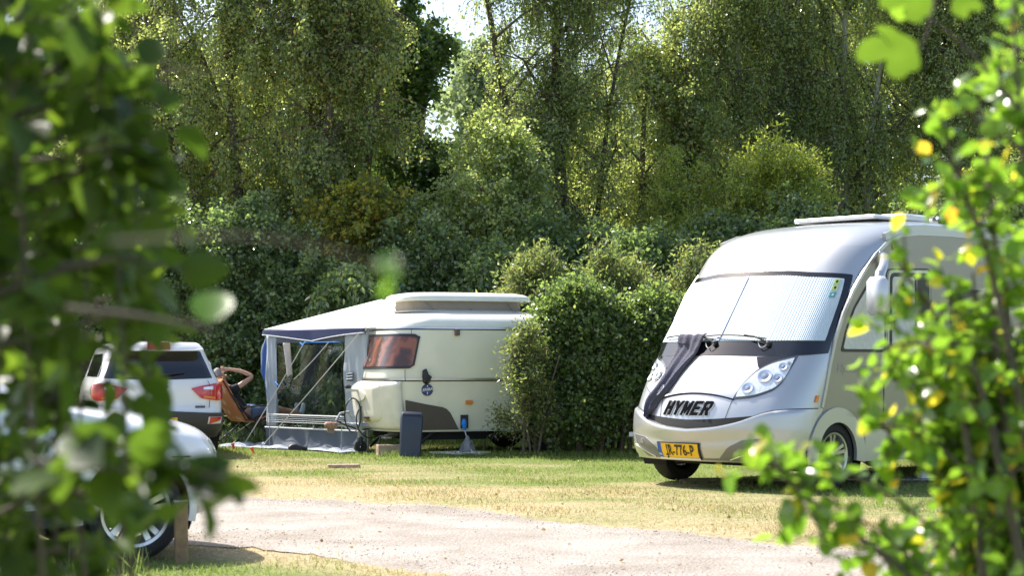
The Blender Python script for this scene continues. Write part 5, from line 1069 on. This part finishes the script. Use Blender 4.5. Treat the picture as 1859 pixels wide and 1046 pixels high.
# --- understorey: dense dark shrubs down to the ground
US = [(190, 31.6, 3.6, 1.5), (330, 31.2, 3.9, 1.5), (455, 31.4, 3.7, 1.35), (560, 31.0, 2.9, 1.2), (770, 31.4, 3.5, 1.4), (905, 30.9, 3.0, 1.3), (1040, 31.5, 3.4, 1.4), (1170, 31.0, 3.4, 1.3), (1290, 31.4, 3.6, 1.4), (1440, 31.3, 3.6, 1.5), (1590, 31.5, 3.7, 1.5), (1740, 31.2, 3.6, 1.5), (1870, 31.3, 3.6, 1.5), (60, 31.5, 4.0, 1.6)]
UL = ['dark glinting shrub behind the left foreground leaves', 'dark glinting shrub above the white parked car', 'dark shrub left of the awning roof peak', 'low dark shrub just above the awning eave', 'dark shrub directly behind the raised caravan roof', 'low dark shrub behind the right end of the raised caravan roof', 'dark shrub under the ivy-stemmed birch', 'dark shrub behind the olive hedge top', 'dark shrub left of the motorhome roof', 'dark shrub behind the motorhome cab roof', 'dark shrub behind the motorhome solar panels', 'dark shrub behind the motorhome roof near the right edge', 'rightmost dark shrub behind the bright foreground shoots', 'leftmost dark shrub at the edge of the picture']
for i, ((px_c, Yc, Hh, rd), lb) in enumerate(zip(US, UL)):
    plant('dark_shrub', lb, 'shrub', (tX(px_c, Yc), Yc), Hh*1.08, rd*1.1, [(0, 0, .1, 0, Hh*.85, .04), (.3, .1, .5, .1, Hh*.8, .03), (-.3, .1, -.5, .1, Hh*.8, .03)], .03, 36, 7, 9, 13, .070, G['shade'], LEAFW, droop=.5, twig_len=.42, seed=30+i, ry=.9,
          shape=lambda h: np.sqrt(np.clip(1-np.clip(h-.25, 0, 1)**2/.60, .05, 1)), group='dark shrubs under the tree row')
plant('dogwood', 'dark shrub with large drooping leaves touching the awning roof', 'shrub', (tX(635, 29.6), 30.2), 2.75, 1.15, [(0, 0, .1, 0, 2.3, .05), (.2, 0, .6, 0, 2.1, .04), (-.2, 0, -.5, 0, 2.1, .04)], .05, 30, 7, 8, 9, .12, G['shade'], narrow(.24), droop=1.3, twig_len=.35, seed=60, ry=.7, group='shrubs in front of the tree row')
# --- far trees showing in the gaps
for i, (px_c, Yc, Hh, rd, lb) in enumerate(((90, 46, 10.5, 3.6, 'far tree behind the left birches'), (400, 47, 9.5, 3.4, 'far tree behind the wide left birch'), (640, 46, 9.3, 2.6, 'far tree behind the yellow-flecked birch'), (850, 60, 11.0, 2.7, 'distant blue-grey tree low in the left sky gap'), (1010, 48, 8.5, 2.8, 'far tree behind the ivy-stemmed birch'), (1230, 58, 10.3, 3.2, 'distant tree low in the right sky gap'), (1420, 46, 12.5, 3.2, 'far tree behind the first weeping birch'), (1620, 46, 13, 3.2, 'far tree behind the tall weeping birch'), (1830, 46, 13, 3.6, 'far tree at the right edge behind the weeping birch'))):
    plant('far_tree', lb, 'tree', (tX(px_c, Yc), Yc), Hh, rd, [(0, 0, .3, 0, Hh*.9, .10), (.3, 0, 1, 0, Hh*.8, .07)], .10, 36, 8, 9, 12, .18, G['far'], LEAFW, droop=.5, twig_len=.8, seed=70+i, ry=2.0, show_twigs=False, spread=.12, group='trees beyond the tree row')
# --- hedge clump between caravan and motorhome
plant('flowering_shrub', 'tall olive-leaved shrub with pale shoots behind the right end of the caravan roof', 'shrub', (tX(975, 27.9), 27.9), 2.95, .75, [(0, 0, 0, 0, 2.6, .04), (.1, 0, .4, 0, 2.4, .03), (-.1, 0, -.4, 0, 2.4, .03)], .3, 24, 7, 8, 12, .085, G['olive'], narrow(.17), droop=.1, twig_len=.40, seed=80, ry=.6, leaf_up=.4, group='hedge between caravan and motorhome')
plant('flowering_shrub', 'olive-leaved shrub rising behind the middle of the green bush', 'shrub', (tX(1110, 27.6), 27.6), 2.8, .85, [(0, 0, 0, 0, 2.5, .04), (.1, 0, .5, 0, 2.3, .03), (-.1, 0, -.4, 0, 2.3, .03)], .2, 28, 7, 8, 12, .08, G['olive'], narrow(.18), droop=.1, twig_len=.40, seed=81, ry=.6, leaf_up=.4, group='hedge between caravan and motorhome')
plant('flowering_shrub', 'olive-leaved shrub leaning against the motorhome windscreen side', 'shrub', (tX(1255, 26.8), 26.8), 2.85, .85, [(0, 0, 0, 0, 2.5, .04), (.1, 0, .5, 0, 2.4, .03), (-.1, 0, -.4, 0, 2.2, .03)], .1, 32, 7, 9, 13, .07, G['olive'], narrow(.2), droop=.3, twig_len=.40, seed=82, ry=.7, leaf_up=.2, group='hedge between caravan and motorhome')
hsh = lambda h: np.clip(1-np.clip(h, 0, 1)**2.6, .0, 1)*.80*(.86+.3*np.sin(3*np.clip(h, 0, .6)))+.10
plant('leafy_bush', 'dense green bush hiding the rear of the caravan, nearest the camera', 'bush', (tX(1050, 25.75), 25.75), 2.3, .98, [(0, 0, 0, 0, 1.9, .045), (.3, 0, .4, 0, 1.8, .03), (-.3, 0, -.3, 0, 1.7, .03), (.6, .1, .2, 0, 1.7, .03), (-.6, 0, -.1, 0, 1.5, .03)], .02, 58, 8, 9, 12, .052, G['bush'], LEAFW, droop=.5, twig_len=.40, seed=83, ry=.56, lsz=(.45, 1.45), rlo=.35, up=1.1, shape=hsh, group='hedge between caravan and motorhome')
plant('leafy_bush', 'green bush filling the space beside the motorhome bumper', 'bush', (tX(1185, 25.6), 25.9), 2.15, .80, [(0, 0, 0, 0, 1.8, .045), (.3, 0, .4, 0, 1.7, .03), (-.3, 0, -.3, 0, 1.7, .03)], .02, 46, 8, 9, 12, .052, G['bush'], LEAFW, droop=.5, twig_len=.46, seed=84, ry=.55, lsz=(.45, 1.45), rlo=.35, up=1.1, shape=hsh, group='hedge between caravan and motorhome')
plant('flowering_shrub', 'pale-leaved shrub at the left edge of the green bush, against the caravan side', 'shrub', (tX(950, 25.1), 25.2), 1.75, .40, [(0, 0, 0, 0, 1.45, .016), (.1, 0, -.3, 0, 1.3, .012), (.2, 0, .3, 0, 1.4, .012)], .12, 20, 6, 6, 8, .065, G['olive'], narrow(.18), droop=.3, twig_len=.24, seed=85, ry=.3, leaf_up=.1, group='hedge between caravan and motorhome')

# ---------------------------------------------------------------- near foliage
def near_plant(name, label, cat, stems, leaf, lm, n_side, n_leaf, side_len, seed, sr=.008, tpl=OVATE, droop=.2, bm=twigm, lsz=(.6, 1.2), stem_name='stem', extra=None, gap=None, base=None):
    """stems: lists of points in metres; side shoots and leaves are grown from them"""
    r = np.random.default_rng(seed); b0 = base if base is not None else np.array(stems[0][0]); t = thing(name, (b0[0], b0[1], 0), 0, label, cat); O = np.array([b0[0], b0[1], 0]); Vs, Fs, o = [], [], 0; PP, DD = [], []
    SI = []
    for st in stems:
        st = np.array(st, float)-O; k = np.linspace(0, len(st)-1, 14); P = np.stack([np.interp(k, np.arange(len(st)), st[:, c]) for c in range(3)], -1); P[1:-1] = (P[:-2]+2*P[1:-1]+P[2:])/4
        V, F = tubes_np('', P[None], (sr*(1-.75*np.linspace(0, 1, 14)))[None], bm, t, 7); Vs.append(V); Fs.append(F+o); o += len(V); Ln = np.linalg.norm(np.diff(P, axis=0), axis=1).sum()
        ns = max(2, int(n_side*Ln)); kk = r.uniform(.05, 1, ns)*12.999; i0 = kk.astype(int); f_ = (kk-i0)[:, None]; B = P[i0]*(1-f_)+P[i0+1]*f_; dd = unit(P[i0+1]-P[i0])
        d = unit(dd*.5+r.normal(size=(ns, 3))+np.array([0, 0, .25])); ll = side_len*r.uniform(.35, 1.1, ns)[:, None]; q = np.linspace(0, 1, 5)
        S = B[:, None]+d[:, None]*ll[:, None]*q[None, :, None]+np.array([0, 0, -1])*(q**2)[None, :, None]*ll[:, None]*droop
        V, F = tubes_np('', S, (sr*.28*(1-.6*q))[None]*np.ones((ns, 1)), bm, t, 4); Vs.append(V); Fs.append(F+o); o += len(V)
        nl = n_leaf; li = np.repeat(np.arange(ns), nl); q = np.tile((np.arange(nl)+.8)/nl, ns)[:, None]; p = B[li]+d[li]*ll[li]*q+np.array([0, 0, -1])*q**2*ll[li]*droop
        side = unit(np.cross(d[li], r.normal(size=(len(li), 3)))); side *= np.where(np.arange(len(li)) % 2, 1, -1)[:, None]
        PP.append(p); DD.append(unit(d[li]*.6+side*.9+np.array([0, 0, -.25])+r.normal(size=p.shape)*.2))
    P = np.concatenate(PP); D = np.concatenate(DD)
    if gap is not None:
        k = gap(P+O, r); P, D = P[k], D[k]
    mesh_np(stem_name, np.concatenate(Vs), [np.concatenate(Fs)], bm, t, True)
    upv = np.array([0, 0, 1])+r.normal(size=D.shape)*.55; x = unit(np.cross(D, upv)); z = np.cross(x, D); M = np.stack([x, D, z], -1)
    scatter('foliage', tpl[0], tpl[1], P, M, leaf*r.uniform(*lsz, len(P)), lm, t, True); return t
A_ = lambda *q: [at(px, py, Y) for px, py, Y in q]
# left hedge: shaded dark green leaves close to the camera
HB = lin([-200, 0, 100, 250, 350, 500, 600, 700, 850, 900, 980, 1046, 1300], [190, 200, 262, 300, 325, 345, 270, 215, 230, 250, 180, 110, 60])
stems = []
r_ = np.random.default_rng(5)
for k in range(20):
    x0 = r_.uniform(-260, 150); Y = r_.uniform(2.4, 3.6); pts = []
    y = 1900
    x = x0
    while y > -420:
        pts.append(tuple(at(x, y, Y))); y -= 260; x += r_.normal(0, 38)+(8 if x < 120 else -10)
    stems.append(pts)
for k in range(34):
    y0 = r_.uniform(-60, 1150); Y = r_.uniform(2.4, 3.5); e = float(HB(y0-40))-45
    stems.append([tuple(at(-60+r_.uniform(-60, 60), y0+r_.uniform(0, 90), Y)), tuple(at(e*.4, y0+r_.uniform(-20, 50), Y)), tuple(at(e*.8, y0-10, Y)), tuple(at(e*.97, y0+r_.uniform(-10, 25), Y))])
HEDGE_X = lin([0.673, 0.904, 0.964, 1.036, 1.082, 1.218, 1.309, 1.4, 1.536, 1.627, 1.764, 1.855, 2.036], [-0.804, -0.759, -0.695, -0.631, -0.65, -0.663, -0.613, -0.545, -0.563, -0.586, -0.62, -0.677, -0.686])      # how far the hedge's end face reaches at each height, 3 m away
def hedge_gap(P, r):
    """the hedge's ragged end face runs obliquely; its shoots are thinner on the road side at car height"""
    f = P[:, 0]-(P[:, 1]-3.0)*-.23; k = f < HEDGE_X(P[:, 2])+.05*(P[:, 2] < 1.35)+r.normal(0, .03, len(P)); low = (P[:, 2] > 1.03) & (P[:, 2] < 1.31) & (P[:, 0] > -.75)
    return k & ~(low & (r.random(len(P)) < .25)) & ~((P[:, 2] > 1.3) & (r.random(len(P)) < .12)) & (P[:, 2] > .02)
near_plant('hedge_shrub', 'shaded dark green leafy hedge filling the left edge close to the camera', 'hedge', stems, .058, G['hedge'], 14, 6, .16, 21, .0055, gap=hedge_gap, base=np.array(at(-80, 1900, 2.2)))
# one spray reaching to the right low down, one single leaf higher, one very near blurred twig
near_plant('leafy_branch', 'low spray of green leaves reaching right across the near white car', 'branch', [A_((60, 840, 2.1), (230, 855, 2.1), (320, 880, 2.08), (400, 900, 2.05)), A_((120, 780, 2.1), (250, 825, 2.1), (350, 855, 2.08), (415, 872, 2.05))], .062, G['hedge'], 18, 4, .06, 22, .005, lsz=(.8, 1.2))
near_plant('leafy_branch', 'thin twig ending in one bright leaf beside the white car rear window', 'branch', [A_((120, 560, 2.0), (260, 575, 2.0), (345, 590, 2.0), (392, 606, 2.0))], .062, G['spray'], 30, 1, .03, 23, .004, lsz=(.9, 1.1), gap=lambda P, r: (P[:, 0] > at(372, 600, 2.0)[0]) & (np.cumsum(P[:, 0] > at(372, 600, 2.0)[0]) < 3))
near_plant('leafy_branch', 'blurred brown twig with a pale leaf hanging in the air above the awning', 'branch', [A_((200, 440, 1.35), (430, 425, 1.3), (600, 450, 1.3), (660, 470, 1.3), (690, 490, 1.3))], .016, G['spray'], 60, 2, .02, 24, .0016, lsz=(.5, 1.0), gap=lambda P, r: P[:, 0] > at(640, 470, 1.3)[0])
# right-hand shoots, sunlit
rs = np.random.default_rng(9); st = []
mains = [[(1800, 1500, 3.5), (1790, 1100, 3.5), (1770, 900, 3.5), (1740, 700, 3.55), (1700, 560, 3.6), (1640, 500, 3.6)], [(1900, 1500, 3.6), (1850, 1000, 3.6), (1830, 800, 3.6), (1800, 600, 3.6), (1810, 420, 3.6), (1790, 300, 3.6)],
         [(1950, 1500, 3.8), (1900, 900, 3.8), (1880, 600, 3.8), (1860, 300, 3.8), (1840, 60, 3.8), (1830, -150, 3.8)], [(1760, 1500, 3.3), (1740, 1150, 3.3), (1640, 1030, 3.3), (1530, 960, 3.3), (1440, 880, 3.3), (1370, 815, 3.3)],
         [(1830, 1500, 3.7), (1800, 1000, 3.7), (1720, 860, 3.7), (1650, 800, 3.7), (1590, 770, 3.7), (1560, 745, 3.7)], [(1900, 1500, 3.4), (1870, 1100, 3.4), (1820, 860, 3.4), (1760, 620, 3.4), (1680, 620, 3.4), (1600, 630, 3.4)],
         [(1850, 1500, 3.9), (1830, 1200, 3.9), (1780, 1000, 3.9), (1700, 940, 3.9), (1640, 1000, 3.9), (1600, 1010, 3.9)], [(2000, 1500, 3.6), (1960, 800, 3.6), (1920, 500, 3.6), (1890, 250, 3.6), (1860, 60, 3.6)],
         [(1900, 1500, 3.5), (1880, 1000, 3.5), (1860, 760, 3.5), (1790, 440, 3.5), (1740, 330, 3.5), (1720, 260, 3.5)], [(1860, 1500, 3.65), (1850, 1200, 3.65), (1840, 980, 3.65), (1800, 760, 3.65), (1700, 700, 3.65), (1620, 690, 3.65)]]
for m_ in mains: st.append([tuple(at(*q)) for q in m_])
for k in range(16):
    x0 = rs.uniform(1760, 1950); st.append([tuple(at(x0+30, 1500, 3.7)), tuple(at(x0, 1100, 3.7)), tuple(at(x0-rs.uniform(0, 50), rs.uniform(800, 900), 3.7)), tuple(at(x0-rs.uniform(10, 130), rs.uniform(480, 760), 3.65))])
near_plant('leafy_shrub', 'sunlit bright green shrub with yellow leaves at the right edge close to the camera', 'shrub', st, .042, G['near'], 25, 6, .14, 31, .011, droop=.1, lsz=(.55, 1.15), bm=twigm, base=np.array(at(1830, 1500, 3.6)))
near_plant('leafy_branch', 'low thin sprigs of bright leaves reaching left in front of the motorhome wheel', 'branch', [A_((1760, 1120, 3.3), (1640, 1000, 3.3), (1500, 900, 3.3), (1420, 850, 3.3), (1345, 808, 3.3)), A_((1740, 1000, 3.4), (1620, 900, 3.4), (1520, 850, 3.4), (1440, 830, 3.4)), A_((1790, 900, 3.5), (1700, 800, 3.5), (1620, 770, 3.5), (1540, 750, 3.5)), A_((1780, 700, 3.5), (1700, 640, 3.5), (1640, 600, 3.5), (1570, 590, 3.5)), A_((1760, 1100, 3.6), (1660, 1020, 3.6), (1580, 1000, 3.6), (1500, 1010, 3.6))], .040, G['near'], 34, 4, .06, 33, .004, lsz=(.6, 1.15), base=np.array(at(1830, 1500, 3.5)))
near_plant('leafy_shrub', 'thin upper shoots with scattered round leaves in the top right corner', 'shrub', [A_((1960, 900, 3.2), (1900, 500, 3.2), (1850, 200, 3.2), (1835, -80, 3.2)), A_((1950, 500, 3.2), (1870, 220, 3.2), (1760, 90, 3.2), (1640, -10, 3.2)), A_((1930, 400, 3.2), (1850, 260, 3.2), (1790, 240, 3.2), (1760, 200, 3.2))], .044, G['near'], 14, 4, .11, 32, .007, lsz=(.55, 1.2))
# the big lobed leaf
OL = [(475,200),(470,155),(438,128),(402,112),(384,92),(350,80),(308,86),(326,106),(350,132),(300,128),(262,144),(236,186),(234,220),(268,240),(318,236),(352,226),(344,268),(364,298),(392,304),(414,298),(432,276),(470,266),(480,232)]
tw_ = thing('lobed_leaf_twig', tuple(at(1700, -60, 2.9)), 0, 'hanging twig with one big bright lobed leaf at the upper right', 'twig'); OO = at(1700, -60, 2.9)
def lobed(dx, dy, k, Y, fx=1):
    """three-lobed leaf blade, curled and veined by a raised midrib; dx, dy place its stem"""
    S = at(1668+dx, 95+dy, Y); sc3 = Y/FP/2.093*k; V = []; P = []
    for i, (x, y) in enumerate(OL):
        for t_ in ((0,) if i == 0 else (0,)): P.append(((x-475)*fx*sc3, (200-y)*sc3))
    P2 = []
    for i in range(len(P)):
        a, b = np.array(P[i]), np.array(P[(i+1) % len(P)]); P2 += [a, (a*.5+b*.5)*1.004]
    n = len(P2); rings = [1, .8, .55, .28]; c0 = np.array([-95*fx*sc3, 12*sc3])
    for q_ in rings:
        for p_ in P2:
            w_ = c0+(p_-c0)*q_; r_2 = np.hypot(*(w_-c0)); V.append(S-OO+np.array([w_[0], .25*w_[1]-2.2*r_2**2/.05*.05+.10*r_2, w_[1]*.97-.9*r_2**2/.1*.1]))
    V.append(S-OO+np.array([c0[0], .25*c0[1], c0[1]])); F = []
    for j in range(len(rings)-1):
        for i in range(n): F.append((j*n+i, j*n+(i+1) % n, (j+1)*n+(i+1) % n, (j+1)*n+i))
    for i in range(n): F.append(((len(rings)-1)*n+i, (len(rings)-1)*n+(i+1) % n, len(rings)*n))
    MB().add(V, F).build('lobed_leaf', G['lobed'], tw_, True, 80)
G['lobed'] = leaf_mat('lobed_leaf_green', [(0, (.10, .18, .02)), (1, (.12, .20, .025))], trans=.6, rough=.3, spec=.4, tgain=3.0)
lobed(0, 0, 1.0, 2.9); lobed(25, -95, .85, 2.95); lobed(60, -85, .5, 2.9, -1)
MB().tube([np.array(p)-OO for p in A_((1705, -60, 2.9), (1695, 10, 2.9), (1680, 70, 2.9), (1666, 92, 2.9))], [.003, .0025, .002, .0015], 6).build('stalk', twigm, tw_)
MB().tube([np.array(p)-OO for p in A_((1960, -260, 2.9), (1830, -160, 2.9), (1705, -60, 2.9))], [.006, .005, .003], 6).build('stalk', twigm, tw_)

# weeds at the foot of the hedge and lawn edge
def weeds(name, label, cat, x0, x1, y0, y1, n, h, m, seed, seeds=True):
    r = np.random.default_rng(seed); x = r.uniform(x0, x1, n); y = r.uniform(y0, y1, n); D = unit(np.stack([r.normal(0, .35, n), r.normal(0, .35, n), np.ones(n)], -1))
    global rng; old = rng; rng = r; M = rotmats(D); rng = old
    return tag(scatter(name, [(-.03, 0, 0), (.03, 0, 0), (.02, .6, .04), (0, 1, .15)], [[(0, 1, 2), (0, 2, 3)]], np.stack([x, y, np.zeros(n)], -1), M, h*r.uniform(.4, 1.1, n), m), label, cat, kind='stuff')
weeds('tall_grass', 'uncut grass and weeds along the foot of the dark shrubs', 'grass', -11, 11, 28.8, 32.5, 16000, .30, G['shade'], 41)
weeds('tall_grass', 'longer grass along the foot of the caravan and the green bush', 'grass', -1.8, 2.6, 24.9, 25.6, 2600, .10, gm, 42)
weeds('tall_grass', 'seeding grass stalks in the bottom left corner by the near car', 'grass', -3.3, -2.2, 10.9, 11.4, 160, .17, G['olive'], 43)

# fallen leaves and specks on the lane and lawn
lx, ly = rand_view(900, 9.8, 24); n = len(lx); D = unit(np.stack([rng.normal(size=n), rng.normal(size=n), rng.normal(0, .25, n)], -1)); upv = np.array([0, 0, 1])+rng.normal(size=(n, 3))*.3; x_ = unit(np.cross(D, upv)); M = np.stack([x_, D, np.cross(x_, D)], -1)
tag(scatter('fallen_leaves', LEAFW[0], LEAFW[1], np.stack([lx, ly, np.full(n, .022)], -1), M, .018+.022*rng.random(n), leaf_mat('dry_leaf', [(0, (.10, .07, .04)), (.6, (.24, .17, .08)), (1, (.36, .28, .12))], trans=.2, rough=.7)), 'dry fallen leaves dotted over the lane and lawn', 'fallen leaves', kind='stuff')
